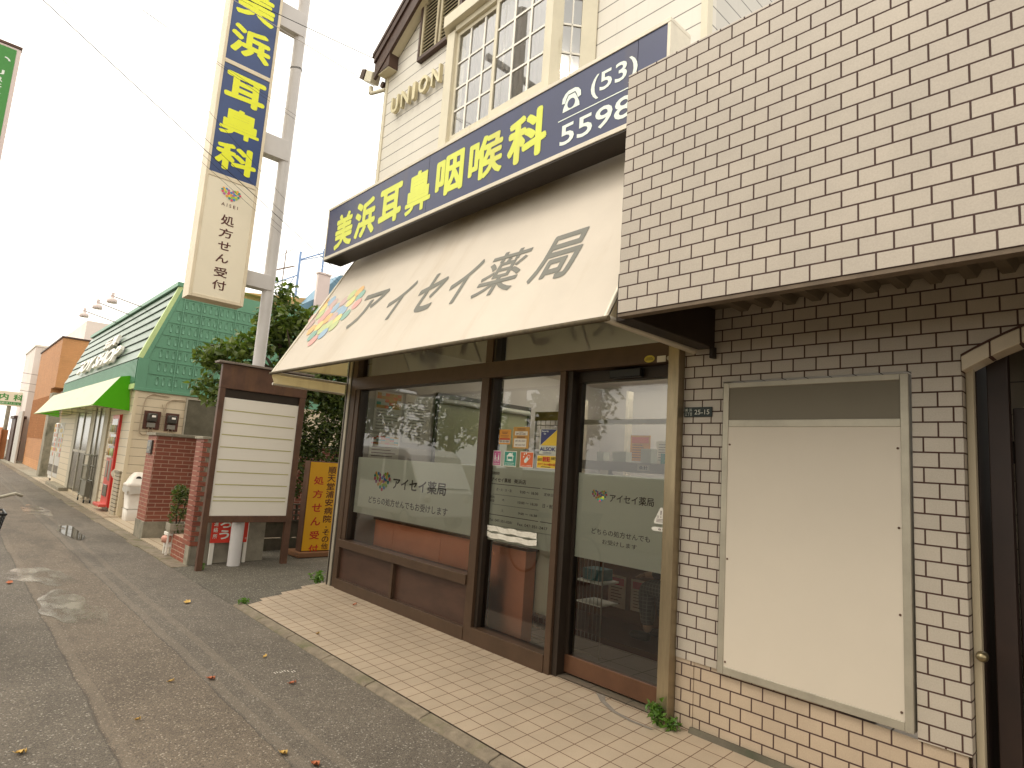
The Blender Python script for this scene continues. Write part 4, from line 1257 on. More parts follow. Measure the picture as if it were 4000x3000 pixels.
vs_.box(XS + .013, XS + .028, -.685, -.50, 2.42, 3.04); vs_.box(XE - .02, XS + .05, -.20, -.02, 4.63, 4.72); vs_.box(XS + .0, XS + .04, -.69, 1.6, 2.39, 2.45)
vs_.build('side_trim', 'green_roof', RF, .004)
em = MB()
rows = [2.46, 2.757, 3.033, 3.313, 3.585, 3.854, 4.121, 4.39]
cols = [-.37, -.02, .33, .68, 1.03, 1.38]
for r0, r1 in zip(rows[:-1], rows[1:]):
    for c0, c1 in zip(cols[:-1], cols[1:]):
        for k in range(3):
            cy = c0 + (c1 - c0) * (k + .5) / 3; cz = (r0 + r1) / 2 + .012
            if cy - .05 < slantp(max(3.04, cz + .09)) + .15: continue
            P = []; Q = []
            for a in range(16):
                th = 2 * pi * a / 16
                sy = .030 * cos(th); sz = .058 * (1 if sin(th) > 0 else -1) + .030 * sin(th)
                P.append((cy + sy, cz + sz)); Q.append((cy + sy * .62, cz + sz * .88))
            o = [(XS + .013, p[0], p[1]) for p in P] + [(XS + .024, (p[0] + q_[0]) / 2, (p[1] + q_[1]) / 2) for p, q_ in zip(P, Q)] + [(XS + .015, q_[0], q_[1]) for q_ in Q]
            em.add(o, [(a, (a + 1) % 16, 16 + (a + 1) % 16, 16 + a) for a in range(16)] + [(16 + a, 16 + (a + 1) % 16, 32 + (a + 1) % 16, 32 + a) for a in range(16)] + [list(range(32, 48))], 0, True)
for r in rows[1:]:
    em.box(XS + .012, XS + .026, max(-.46, slantp(max(3.04, r)) + .15), 1.5, r - .009, r + .009)
for c in cols[1:-1]:
    em.tube([(XS + .022, c, 2.45), (XS + .022, c, 4.40 if c > -.1 else 4.3)], .011, 6)
em.build('pressed_panel', 'green_roof', RF)
d_ = Vector((0, .53, 1.58)).normalized()
tl2 = Lettering(Vector((0, slantp(3.04) - .06, 3.04)), (1, 0, 0), d_, Vector((0, -d_.z, d_.y)))
tl2.fit('TOY SHOP', -21.6, -16.0, .10, .50, .03); tl2.fit('玩具', -18.9, -17.3, .62, .93, .03)
o = tl2.build('lettering', 'white', RF)
sdm = o.modifiers.new('depth', 'SOLIDIFY'); sdm.thickness = .07; sdm.offset = 1
# shop awning
SA = thing('shop_awning', 'bright green fabric awning of the toy shop, its glaring top painted white', 'awning', (-19, -.9, 2.0))
ax0, ax1 = -24.6, -14.35
MB().poly([(ax0, -1.26, 2.04), (ax1, -1.26, 2.04), (ax1, -.86, 2.66), (ax0, -.86, 2.66)]).poly([(ax0, -.86, 2.66), (ax1, -.86, 2.66), (ax1, -.70, 2.70), (ax0, -.70, 2.70)]).build('fabric', 'glare_fab', SA)
for x_ in (ax1 + .003, ax0 - .003): MB().poly([(x_, -1.26, 2.04), (x_, -.86, 2.66), (x_, -.70, 2.70), (x_, -.62, 1.99)]).build('end_panel', 'green_fab', SA)
MB().tube([(ax0, -1.26, 2.035), (ax1, -1.26, 2.035)], .018, 8).build('hem', 'pale_green', SA)
fr_ = MB()
x = ax0 + .3
while x < ax1:
    fr_.tube([(x, -1.25, 2.03), (x, -.63, 2.03), (x, -.70, 2.65)], .012, 6); x += 2.4
fr_.tube([(ax0, -.63, 2.03), (ax1, -.63, 2.03)], .012, 6)
fr_.build('frame', 'alu', SA)
# shop front under the awning
for a, b in ((-16.6, -16.2), (-18.3, -17.9), (-20.9, -20.5)): MB().box(a, b, -.655, -.622, -.06, 2.2).build('pier', 'shop_front', TS, .004)
for a, b in ((-20.49, -18.31), (-17.89, -16.61)): MB().box(a, b, -.640, -.625, .02, 2.10).build('glazed_door', 'murky', TS)
df = MB()
for a in (-20.45, -19.4, -18.35, -17.85, -17.25, -16.65): df.box(a - .03, a + .03, -.66, -.6405, .0, 2.12)
df.box(-20.49, -18.31, -.66, -.6405, 2.06, 2.14); df.box(-20.49, -18.31, -.66, -.6405, 1.0, 1.06)
df.build('door_frame', 'alu', TS, .003)
MB().box(-23.2, -20.4, -.84, -.62, -.08, .02).build('door_step', 'concrete', TS, .006)
# meters
def meter(y0, y1, z0, z1, label):
    g = thing('electric_meter', label, 'electric meter', (XS, (y0 + y1) / 2, z0), 'electric meters on the shop wall')
    MB().box(XS + .001, XS + .03, y0, y1, z0, z1).build('backboard', 'wood_board', g, .004)
    cy = (y0 + y1) / 2 - .01; cz = z1 - .13
    loft(MB(), [(rr(cy, cz, .085, .085, .03), 0), (rr(cy, cz, .085, .085, .03), .07), (rr(cy, cz, .065, .065, .03), .095)]).build('casing', 'meter', g)
    o = g.children[-1]
    me = o.data
    for v in me.vertices: v.co = (XS + .031 + v.co.z, v.co.x, v.co.y)
    MB().box(XS + .128, XS + .130, cy - .02, cy + .05, cz + .005, cz + .045).build('dial', 'white', o)
    MB().box(XS + .031, XS + .105, cy - .075, cy + .065, z0 + .035, z0 + .125).build('terminal_cover', 'meter_box', g, .005)
    c = MB()
    for yy in (cy - .04, cy + .03): c.tube([(XS + .06, yy, z0 + .04), (XS + .06, yy, z0 - .06)], .009, 6)
    c.build('lead', 'conduit', g)
meter(-.447, -.155, 1.65, 2.012, 'electric meter on a dark red board, the one nearer the green awning')
meter(-.062, .182, 1.64, 2.004, 'electric meter on a dark red board, the one beside the murky side window')
cd = MB()
def arcp(cy, cz, r, a0, a1, n=10): return [(XS + .03, cy + r * cos(rad(a0 + (a1 - a0) * k / n)), cz + r * sin(rad(a0 + (a1 - a0) * k / n))) for k in range(n + 1)]
cd.tube([(XS + .03, -.50, 1.66)] + [(XS + .03, -.485, 2.10)] + arcp(-.30, 2.18, .17, 170, 95) + [(XS + .03, -.05, 2.33)], .011, 6)
cd.tube([(XS + .03, -.50, 1.66)] + arcp(-.41, 1.62, .09, 180, 330) + [(XS + .03, -.33, 1.66)], .011, 6)
cd.tube([(XS + .03, -.105, 1.64), (XS + .03, -.095, 2.05)] + arcp(.07, 2.12, .16, 170, 95) + [(XS + .03, .25, 2.29)], .011, 6)
cd.tube([(XS + .03, -.125, 1.64), (XS + .03, -.125, 2.08), (XS + .03, -.16, 2.16)], .007, 6)
cd.build('conduit', 'conduit', TS)
wd = MB()
wd.box(XS + .001, XS + .04, .275, .305, 1.58, 2.36); wd.box(XS + .001, XS + .04, .305, 1.3, 2.32, 2.36)
SWD = wd.build('side_window', 'alu', TS, .003)
MB().box(XS + .0008, XS + .02, .305, 1.3, 1.0, 2.32).build('pane', 'murky', SWD)
# floodlights above the roof
def flood(xr, hx, hy, hz, label):
    g = thing('floodlight', label, 'spotlight', (xr, -.13, 4.63), 'floodlights on long arms above the green roof')
    MB().tube([(xr, -.13, 4.63), (hx, hy, hz + .14)], .013, 6).build('arm', 'cap_grey', g)
    MB().tube([(hx, hy - .02, hz + .22), (hx, hy - .02, hz + .06)], .035, 10).tube([(hx, hy, hz + .15), (hx, hy - .05, hz + .17)], .04, 8).build('holder', 'pinkish', g)
    MB().lathe((hx, hy - .02, hz), [(.0, .10), (.06, .09), (.105, .06), (.11, -.02), (.10, -.025), (0, -.02)], 16).build('lamp_shade', 'pinkish', g)
flood(-17.0, -17.0, -.80, 4.62, 'floodlight on a long arm, highest of the three above the green roof')
flood(-18.4, -18.4, -.88, 4.66, 'middle floodlight of the three on long arms above the green roof')
flood(-20.05, -20.05, -.93, 4.66, 'floodlight on a long arm, lowest of the three above the green roof')
# vending machines
VR = thing('vending_machine', 'red drink vending machine with a glass display beside the shop awning', 'vending machine', (-15.25, -.35, -.08))
vb = MB(); vb.box(-15.60, -14.90, -.645, -.02, .0, 1.93); vb.build('body', 'vend_red', VR, .02)
MB().box(-15.585, -14.915, -.672, -.646, .03, 1.915).build('door', 'pink_red', VR, .008)
o = MB().box(-15.53, -14.985, -.676, -.6725, 1.03, 1.83).build('display', 'murky', VR)
R = random.Random(9)
for zz in (1.06, 1.30, 1.55):
    for k in range(8): MB().lathe((-15.49 + k * .066, -.680, zz), [(0, .0), (.024, .0), (.024, .12), (.014, .15), (0, .15)], 8).build('can', R.choice(['pale_green', 'st_ochre', 'st_pale']), o)
sh_ = MB()
for zz in (1.02, 1.265, 1.51): sh_.box(-15.53, -14.985, -.705, -.6765, zz, zz + .035)
sh_.build('button_rail', 'alu_l', o)
MB().box(-15.20, -15.0, -.680, -.6725, .55, .98).box(-15.50, -15.30, -.680, -.6725, .60, .95).build('coin_panel', 'grey_metal', VR, .004)
MB().box(-15.45, -15.05, -.690, -.6725, .22, .46).build('pickup_flap', 'murky', VR, .008)
MB().box(-15.59, -14.91, -.80, -.673, .02, .075).build('front_tray', 'pink_red', VR, .006)
MB().box(-15.52, -15.46, -.62, -.56, -.08, .0).box(-15.04, -14.98, -.62, -.56, -.08, .0).box(-15.52, -15.46, -.12, -.06, -.08, .0).box(-15.04, -14.98, -.12, -.06, -.08, .0).build('foot', 'cap_grey', VR)
q = on_side(-14.897)
q.fit('Enjoy!', -.61, -.55, 1.10, 1.42, .02, rot=True)
q.shape([(-.66 + .05 * cos(a) + .01 * k, .55 + .05 * k) for k, a in enumerate([.9 * k for k in range(10)])] + [(-.55 + .05 * cos(a) + .01 * k, .55 + .05 * k) for k, a in reversed(list(enumerate([.9 * k for k in range(10)])))])
q.build('lettering', 'white', VR)
def grey_machine(x0, x1, ztop, label, mat):
    g = thing('vending_machine', label, 'vending machine', ((x0 + x1) / 2, -.35, -.07))
    MB().box(x0, x1, -.60, .02, .02, ztop).build('body', mat, g, .02)
    d = MB().box(x0 + .02, x1 - .02, -.625, -.601, .12, ztop - .03).build('front', 'slat', g, .006)
    R = random.Random(int(-x0 * 10))
    for i in range(7):
        for k in range(4):
            xx = x0 + .1 + (x1 - x0 - .2) * k / 3.4; zz = .75 + i * .15
            MB().box(xx, xx + .10, -.632, -.6255, zz, zz + .11).build('sample', R.choice(['st_pale', 'st_yel', 'st_red', 'murky', 'white']), d)
    MB().box(x0 + .1, x1 - .1, -.632, -.6255, .25, .48).build('pickup_flap', 'murky', d)
    MB().box(x0 + .06, x0 + .12, -.55, -.49, -.07, .02).box(x1 - .12, x1 - .06, -.55, -.49, -.07, .02).box(x0 + .06, x1 - .06, -.06, 0, -.07, .02).build('foot', 'cap_grey', g)
grey_machine(-24.0, -22.9, 1.83, 'grey vending machine with a broad blank side on the shop step', 'grey_metal')
grey_machine(-25.2, -24.15, 1.80, 'farther white fronted vending machine with coloured samples beyond the grey one', 'white')
# cage trolley
CT = thing('cage_trolley', 'grey metal cage trolley parked beside the red vending machine', 'trolley', (-17.2, -.5, -.08))
ct = MB()
for xx in (-17.6, -16.8):
    for yy in (-.78, -.66): ct.tube([(xx, yy, -.0), (xx, yy, 1.0)], .014, 6)
for zz in (.08, .42, .75, 1.0):
    ct.tube([(-17.6, -.78, zz), (-16.8, -.78, zz), (-16.8, -.66, zz), (-17.6, -.66, zz), (-17.6, -.78, zz)], .012, 6)
for k in range(6): ct.tube([(-17.5 + k * .13, -.78, .42), (-17.5 + k * .13, -.78, .75)], .006, 5)
ct.build('cage', 'grey_metal', CT)
MB().box(-17.57, -16.83, -.77, -.67, .09, .40).build('crate', 'grey_metal', CT, .006)
wl_ = MB()
for xx in (-17.6, -16.8):
    for yy in (-.78, -.66): wl_.lathe((xx, yy, -.035), [(0, -.012), (.035, -.012), (.035, .012), (0, .012)], 10, axis='Y')
wl_.build('castor', 'rubber', CT)
CB = thing('brick_pier', 'short cream brick pier with a capping between vending machine and bin', 'pier', (-14.4, -.6, -.08))
MB().box(-14.62, -14.20, -.648, -.50, -.10, .735).build('brickwork', 'cream_brick', CB)
MB().box(-14.619, -14.201, -.6500, -.6485, -.099, .734).build('brick_front', 'cream_brick_x', CB)
MB().box(-14.64, -14.18, -.665, -.48, .736, .785).build('capping', 'concrete', CB, .005)
BP = MB().tube([(-14.05, -.50, -.09), (-14.05, -.50, .82)], .055, 12).build('bollard', 'rust_brown')
tag(BP, 'round dark brown post standing between the cream brick pier and the white bin', 'post')

# ================================================================== FARTHER BUILDINGS
OB = thing('orange_brick_building', 'orange brick building with a flat top beyond the toy shop', 'building', (-34, 3, -.08))
MB().box(-38.0, -30.41, -.27, 7, 3.3, 5.33).box(-38.0, -31.6, -.27, 7, -.08, 3.299).box(-31.6, -30.42, .09, 7, -.08, 3.299).build('wall', ['orange_brick'], OB)
MB().box(-37.99, -30.42, -.273, -.2705, 3.301, 5.32).box(-37.99, -31.61, -.273, -.2705, .3, 3.30).build('brick_front', 'orange_brick_x', OB)
MB().box(-38.05, -30.36, -.32, 7.05, 5.331, 5.39).build('coping', 'brown_paint', OB)
rb = MB()
x = -37.8
while x < -31.8:
    rb.box(x, x + .10, -.30, -.2735, 1.2, 3.0); x += .32
rb.build('brick_rib', 'orange_brick_x', OB)
MB().box(-31.55, -30.5, .06, .088, 0, 3.2).build('entrance', 'slat', OB)
GP = MB().box(-27.9, -27.2, -.64, -.30, -.09, 2.9).build('gate_pier', 'concrete', None, .01)
tag(GP, 'tall pale concrete gate pier between the vending machines and the orange brick building', 'pier')
WB = thing('white_building', 'white rendered two storey building past the orange brick one', 'building', (-45, 3, -.08))
MB().box(-46.5, -41.0, -.30, 7, -.08, 6.0).build('wall', 'white_wall', WB)
MB().box(-46.55, -40.95, -.35, 7.05, 6.001, 6.10).build('parapet', 'white', WB)
wn = MB()
for z0, z1 in ((3.9, 5.75), (1.0, 3.2)): wn.box(-45.6, -43.6, -.302, -.28, z0, z1)
wn.build('window', 'pinkish', WB)
MB().box(-40.99, -40.95, .0, .02, 2.9, 2.95).tube([(-40.93, .06, 0), (-40.93, .06, 5.9)], .05, 8).build('pipe', 'cream_frame', WB)
WX = MB().box(-48, -40, 1.6, 7, 6.2, 7.7).build('rooftop_block', 'white_wall')
tag(WX, 'plain white block of a farther building rising behind the orange brick roof', 'building')
SF = thing('slat_fence', 'pale grey upright slat fence along the road beyond the orange building', 'fence', (-38.4, -.5, -.08))
s_ = MB()
x = -40.2
while x < -38.1:
    s_.box(x, x + .26, -.60, -.52, -.08, 2.45); x += .33
s_.build('slat', 'slat', SF, .01)
MB().box(-40.2, -38.1, -.52, -.47, 1.0, 1.06).build('rail', 'grey_metal', SF)
HP = MB().box(-42.6, -40.4, -.66, -.30, -.08, 2.1).box(-42.7, -40.3, -.74, -.22, 2.1, 2.25).build('gate_house', 'brown_paint')
tag(HP, 'dark brown roofed gate beyond the grey slat fence', 'gate')
PF = thing('picket_fence', 'orange picket fence at the far end of the street', 'fence', (-46, -.6, -.08))
p_ = MB()
x = -62
while x < -43:
    p_.prism([(x, -.08), (x + .16, -.08), (x + .16, 1.5), (x + .08, 1.62), (x, 1.5)], 'Y', -1.0, -.96); x += .19
p_.prism([(-1.0, -.08), (-.70, -.08), (-.70, 1.5), (-1.0, 1.5)], 'X', -43.0, -42.95)
p_.build('picket', 'picket', PF)
CS = thing('clinic_sign', 'white and green clinic signboard on a post far down the street', 'sign', (-44, -.7, 0))
cs = MB().box(-44.1, -44.0, -1.38, -.075, 2.82, 3.63).build('board', 'cream_sign', CS, .01)
MB().tube([(-44.05, -.80, -.1), (-44.05, -.80, 2.83)], .10, 10).build('post', 'concrete', CS)
q = on_side(-43.996)
q.bar(-1.37, -.12, 2.90, 3.06)
q.fit('内', -1.29, -.89, 3.13, 3.50, .03); q.fit('科', -.68, -.25, 3.13, 3.50, .03)
q.build('lettering', 'green_sign', cs)
q = on_side(-43.99); q.fit('美浜クリニック', -1.34, -.20, 2.925, 3.035, .012); q.build('clinic_name', 'white', cs)
# green banner on the utility pole at upper left
GB = thing('banner_sign', 'green vertical banner sign with white writing hanging high above the street', 'sign', (-8, -3.6, 4.2))
g_ = MB().box(-8.06, -8.0, -3.90, -3.285, 4.13, 5.36).build('board', 'pinkish', GB, .006)
MB().box(-7.9995, -7.997, -3.88, -3.322, 4.16, 5.335).build('face', 'green_sign', GB)
MB().box(-8.07, -7.99, -3.91, -3.28, 5.361, 5.385).build('cap', 'rust_brown', GB)
q = on_side(-7.9955)
for ch, c, d in (('J', 5.025, 5.075), ('R', 4.945, 4.995), ('新', 4.845, 4.925), ('浦', 4.755, 4.835), ('安', 4.665, 4.745)): q.fit(ch, -3.47 if ch not in 'JR' else -3.43, -3.385, c, d, .012)
q.mb.add([Vector((-7.9955, -3.40 + r * cos(rad(a)), 5.19 + r * .8 * sin(rad(a)))) for r in (.045,) for a in range(0, 100, 12)] + [Vector((-7.9955, -3.40 + r * cos(rad(a)), 5.19 + r * .8 * sin(rad(a)))) for r in (.028,) for a in range(0, 100, 12)], [(i, i + 1, 10 + i, 9 + i) for i in range(8)], 0)
q.build('lettering', 'white_let', GB)
UP = thing('utility_pole', 'grey concrete utility pole carrying the green banner sign', 'utility pole', (-8.03, -4.1, -.1))
MB().tube([(-8.03, -4.10, -.13), (-8.03, -4.10, 10)], [.16, .11], 16).build('pole', 'concrete', UP)
MB().box(-8.05, -8.01, -4.1, -3.9, 4.3, 4.34).box(-8.05, -8.01, -4.1, -3.9, 5.1, 5.14).box(-8.08, -8.0, -4.9, -3.3, 8.6, 8.7).build('bracket', 'grey_metal', UP)
# house, chimney and scaffold behind the tree
TH = thing('tan_house', 'tan rendered house mostly hidden behind the leafy tree', 'house', (-17.5, 4, -.1))
MB().box(-20, -15.0, 1.55, 6, -.1, 5.05).build('wall', 'tan', TH)
MB().prism([(1.40, 5.051), (6.2, 5.051), (3.8, 5.40)], 'X', -20.2, -14.8).build('roof', 'tan', TH)
BG = thing('blue_house', 'house with a dusty blue gable edge showing beside the awning', 'house', (-15, 4.5, 0))
MB().prism([(2.38, -.1), (5.5, -.1), (5.5, 6.0), (3.4, 5.86), (2.80, 5.10), (2.38, 4.80)], 'X', -14.9, -14.02).build('gable', 'blue_sheet', BG)
MB().box(-14.0, -13.9, 2.79, 3.1, 4.4, 5.72).box(-14.02, -13.88, 2.77, 3.12, 5.72, 5.76).build('chimney', 'pinkish', BG)
tb = MB()
tb.tube([(-16, 3.14, 2), (-16, 3.14, 6.82)], .035, 8); tb.tube([(-16, 3.80, 2), (-16, 3.80, 7.1)], .03, 8); tb.tube([(-16, 2.50, 2), (-16, 2.50, 5.8)], .03, 8)
tb.tube([(-16, 3.14, 6.60), (-16, 3.90, 7.05)], .022, 6); tb.tube([(-16, 3.14, 6.57), (-16, 3.85, 6.92)], .014, 6)
tb.tube([(-16, 2.50, 5.75), (-16, 3.14, 6.17)], .02, 6); tb.tube([(-16, 2.60, 5.0), (-16, 3.05, 6.12)], .014, 6); tb.tube([(-16, 2.55, 5.85), (-16, 3.3, 5.0)], .014, 6)
tag(tb.build('scaffold', 'blue_tube'), 'pale blue scaffold tubes standing above the tree', 'scaffolding')
AT = thing('tv_antenna', 'dark spiky television antenna against the white sky beside the scaffold', 'antenna', (-16.3, 2.8, 5))
an = MB()
an.tube([(-16.3, 2.82, 3), (-16.3, 2.86, 6.85)], .014, 6); an.tube([(-16.3, 2.52, 6.16), (-16.3, 3.14, 6.47)], .012, 6)
for k in range(12): an.tube([(-16.42, 2.54 + k * .05, 6.19 + k * .025), (-16.18, 2.54 + k * .05, 6.19 + k * .025)], .005, 4)
an.tube([(-16.3, 2.70, 6.62), (-16.3, 3.05, 6.95)], .008, 5)
an.build('aerial', 'rust_brown', AT)

# ================================================================== SECURITY CAMERA
CM = thing('security_camera', 'beige security camera on a short arm at the left corner of the house', 'camera', (-6.35, -.02, 5.85))
MB().tube([(-6.27, -.01, 5.80), (-6.56, -.04, 5.86)], .022, 8).tube([(-6.56, -.04, 5.86), (-6.58, -.04, 5.95)], .03, 8).build('arm', 'cream_frame', CM)
c0_ = MB(); c0_.prism([(-6.50, 5.955), (-6.46, 6.085), (-6.63, 6.185), (-6.69, 6.06)], 'Y', -.10, .02); c0_.build('housing', 'cream_frame', CM, .01)
MB().prism([(-6.638, 6.192), (-6.695, 6.075), (-6.79, 6.135), (-6.735, 6.235)], 'Y', -.11, .03).build('hood', 'brown_paint', CM, .004)

# ================================================================== STICKERS ON THE MIDDLE WINDOW
def card(name, x0, x1, z0, z1, mat, label, y=YG - .0003, border=None, cat='sticker', group=None):
    mb = MB().box(x0, x1, y - .0012, y, z0, z1, 0)
    o = mb.build(name, mat)
    tag(o, label, cat, group)
    if border:
        b = on_front(y - .0014); b.bar(x0 + border, x1 - border, z0 + border, z1 - border)
        return o, b
    return o
yl = YG - .0036
def lt(): return on_front(yl)
GRP = 'stickers on the middle shop window'
o = card('window_sticker', -3.803, -3.665, 1.585, 1.706, 'st_org', 'small orange notice sticker with a white phone number strip', group=GRP)
q = lt(); q.fit('047-351-0281', -3.790, -3.678, 1.600, 1.617, .02); q.bar(-3.772, -3.70, 1.682, 1.686); q.bar(-3.765, -3.705, 1.670, 1.674); q.bar(-3.785, -3.685, 1.652, 1.655); q.bar(-3.775, -3.695, 1.642, 1.644); q.build('lettering', 'text_maroon', o)
q = on_front(yl + .001); q.bar(-3.795, -3.673, 1.596, 1.620); q.build('number_strip', 'paper', o)
q = on_front(yl + .001); q.bar(-3.795, -3.673, 1.622, 1.634); q.build('red_strip', 'text_red', o)
o = card('window_sticker', -3.636, -3.452, 1.556, 1.727, 'st_ochre', 'larger ochre notice sticker with two white number boxes', group=GRP)
q = on_front(yl + .001); q.bar(-3.615, -3.470, 1.660, 1.692); q.bar(-3.620, -3.478, 1.566, 1.634); q.build('number_box', 'paper', o)
q = lt(); q.fit('047-351-0281', -3.600, -3.490, 1.664, 1.678, .015); q.fit('047-351-2241', -3.605, -3.490, 1.609, 1.621, .01); q.fit('047-354-7333', -3.605, -3.490, 1.577, 1.589, .01)
for z in (1.712, 1.702, 1.648, 1.641): q.bar(-3.590, -3.495, z - .0018, z + .0018)
q.bar(-3.565, -3.52, 1.684, 1.687); q.build('lettering', 'text_maroon', o)
o = card('window_sticker', -3.334, -3.142, 1.517, 1.713, 'st_pale', 'security company sticker with a navy and yellow split square', group=GRP)
q = on_front(yl + .001); q.shape([(-3.320, 1.587), (-3.320, 1.708), (-3.152, 1.708)]); q.build('navy_triangle', 'st_navy', o)
q = on_front(yl + .001); q.shape([(-3.318, 1.585), (-3.152, 1.585), (-3.152, 1.706)]); q.build('yellow_triangle', 'st_yel', o)
q = lt(); q.fit('ALSOK', -3.324, -3.158, 1.543, 1.573, .03); q.fit('綜合警備保障', -3.290, -3.200, 1.524, 1.535, 0); q.build('lettering', 'st_navy', o)
q = lt(); q.fit('Security', -3.312, -3.240, 1.685, 1.701, .01); q.fit('On', -3.290, -3.268, 1.668, 1.682, .01); q.build('heading', 'white_let', o)
for (x0, x1, z0, z1, m_, lb) in ((-3.862, -3.764, 1.407, 1.532, 'st_pink', 'pink sticker with a white pictogram of two people at a table'), (-3.726, -3.580, 1.408, 1.532, 'st_green', 'teal sticker with a white house pictogram'), (-3.537, -3.387, 1.408, 1.533, 'st_red', 'orange red sticker with a white capsule pictogram')):
    o = card('window_sticker', x0, x1, z0, z1, 'paper', lb, group=GRP)
    q = on_front(yl + .0016); q.bar(x0 + .006, x1 - .006, z0 + .006, z1 - .006); q.build('colour_field', m_, o)
    q = lt(); cx = (x0 + x1) / 2; w = (x1 - x0)
    if m_ == 'st_pink':
        for s in (-1, 1):
            q.disc(cx + s * w * .22, 1.505, .0045, n=10); q.shape([(cx + s * w * .30, 1.458), (cx + s * w * .14, 1.458), (cx + s * w * .18, 1.497), (cx + s * w * .26, 1.497)])
            q.bar(cx + s * w * .28 - .002, cx + s * w * .28 + .002, 1.440, 1.458); q.bar(cx + s * w * .12 - .002, cx + s * w * .12 + .002, 1.440, 1.458)
        q.bar(cx - w * .09, cx + w * .09, 1.471, 1.474); q.bar(cx - .0015, cx + .0015, 1.445, 1.471)
        q.fit('健康相談対応薬局', x0 + .014, x1 - .014, 1.419, 1.430)
    elif m_ == 'st_green':
        q.shape([(cx - .045, 1.488), (cx + .045, 1.488), (cx + .012, 1.516), (cx - .012, 1.516)]); q.bar(cx - .036, cx - .028, 1.452, 1.487); q.bar(cx + .028, cx + .036, 1.452, 1.487); q.bar(cx - .022, cx + .022, 1.452, 1.468); q.bar(cx + .020, cx + .028, 1.500, 1.520)
        q.fit('在宅訪問対応薬局', x0 + .018, x1 - .022, 1.430, 1.440); q.fit('在宅患者対応', x0 + .018, x1 - .022, 1.416, 1.426)
    else:
        for a, b in ((-.028, 1.513), (-.006, 1.518), (-.034, 1.492)): q.disc(cx + a, b, .0065, n=12)
        d = Vector((.72, .69)); n_ = Vector((-.69, .72)); c_ = Vector((cx + .006, 1.476))
        def cap(off, half, r): return [(c_ + d * (off + half * s) + (d * s * cos(a) + n_ * sin(a)) * r)[:] for s in (1, -1) for a in [pi / 2 * (-1 + 2 * k / 8) for k in range(9)][::(1 if s > 0 else -1)]]
        q.shape(cap(-.013, .010, .016))
        P = cap(.014, .010, .016); Q = cap(.014, .010, .0125)
        q.mb.add([q.O + q.U * a + q.V * b for a, b in P + Q], [(i, (i + 1) % len(P), len(P) + (i + 1) % len(P), len(P) + i) for i in range(len(P))])
        q.fit('ジェネリック対応薬局', x0 + .014, x1 - .018, 1.418, 1.429)
    q.build('lettering', 'white_let', o)
o = card('window_sticker', -3.350, -3.140, 1.411, 1.511, 'paper', 'yellow crime prevention sticker with black and red writing', group=GRP)
q = on_front(yl + .0016); q.bar(-3.346, -3.144, 1.415, 1.507); q.build('colour_field', 'st_yel', o)
q = lt(); q.fit('SAFETY', -3.342, -3.292, 1.470, 1.483, .02); q.fit('SAFETY', -3.200, -3.147, 1.482, 1.495, .02); q.bar(-3.345, -3.29, 1.4665, 1.4685); q.bar(-3.345, -3.29, 1.485, 1.487); q.bar(-3.204, -3.145, 1.4785, 1.4805); q.bar(-3.204, -3.145, 1.497, 1.499); q.bar(-3.30, -3.20, 1.421, 1.426); q.build('tape_mark', 'black', o)
q = lt(); q.fit('防犯', -3.286, -3.208, 1.462, 1.501, .05); q.fit('かけこみ110番の店', -3.336, -3.155, 1.433, 1.453, .02); q.build('lettering', 'text_red', o)
# plates on the door and header
o = MB().prism([(-2.247, 1.217), (-2.256, 1.214), (-2.297, 1.128), (-2.295, 1.113), (-2.199, 1.113), (-2.196, 1.128), (-2.238, 1.214)], 'Y', .080, .084).build('warning_plate', 'white')
tag(o, 'triangular white caution plate with an exclamation mark on the glass door', 'plate')
q = on_front(.0785); q.shape([(-2.2505, 1.196), (-2.2435, 1.196), (-2.245, 1.168), (-2.249, 1.168)]); q.disc(-2.247, 1.157, .0035, n=10); q.fit('注', -2.277, -2.262, 1.150, 1.165); q.fit('意', -2.232, -2.217, 1.150, 1.165)
for z in (1.142, 1.134, 1.126): q.bar(-2.280, -2.214, z - .0012, z + .0012)
q.build('lettering', 'text_maroon', o)
o = MB().prism([(-2.318, 1.080), (-2.300, 1.067), (-2.200, 1.066), (-2.198, 1.092), (-2.300, 1.093)], 'Y', .080, .084).build('arrow_plate', 'white')
tag(o, 'white arrow shaped plate reading automatic just under the caution triangle', 'plate')
q = on_front(.0785); q.fit('自 動', -2.262, -2.212, 1.074, 1.086, .005); q.build('lettering', 'text_maroon', o)
b = on_front(-.0262); b.disc(-2.308, 2.165, .040, n=24, ry=.024); o = b.build('header_sticker', 'badge_yel', None)
tag(o, 'small yellow oval sticker on the brown beam above the door', 'sticker')
q = on_front(-.0275)
for z, w in ((2.172, .022), (2.165, .03), (2.158, .03)): q.bar(-2.308 - w, -2.308 + w, z - .0014, z + .0014)
q.build('lettering', 'text_dark', o)
o = MB().box(-2.249, -2.184, -.028, -.0255, 2.137, 2.178).build('header_sticker', 'paper', None, .002)
tag(o, 'small cream square sticker on the brown beam beside the yellow oval', 'sticker')
o = MB().lathe((-2.160, -.026, 2.158), [(0, -.010), (.010, -.010), (.014, -.006), (.015, 0)], 14, axis='Y').build('key_cylinder', 'alu')
tag(o, 'round metal key cylinder on the brown beam against the steel post', 'lock')
o = MB().box(-2.66, -2.40, .005, .058, 2.062, 2.122).build('door_sensor', 'black', None, .008)
tag(o, 'black automatic door sensor box above the sliding glass door', 'sensor')

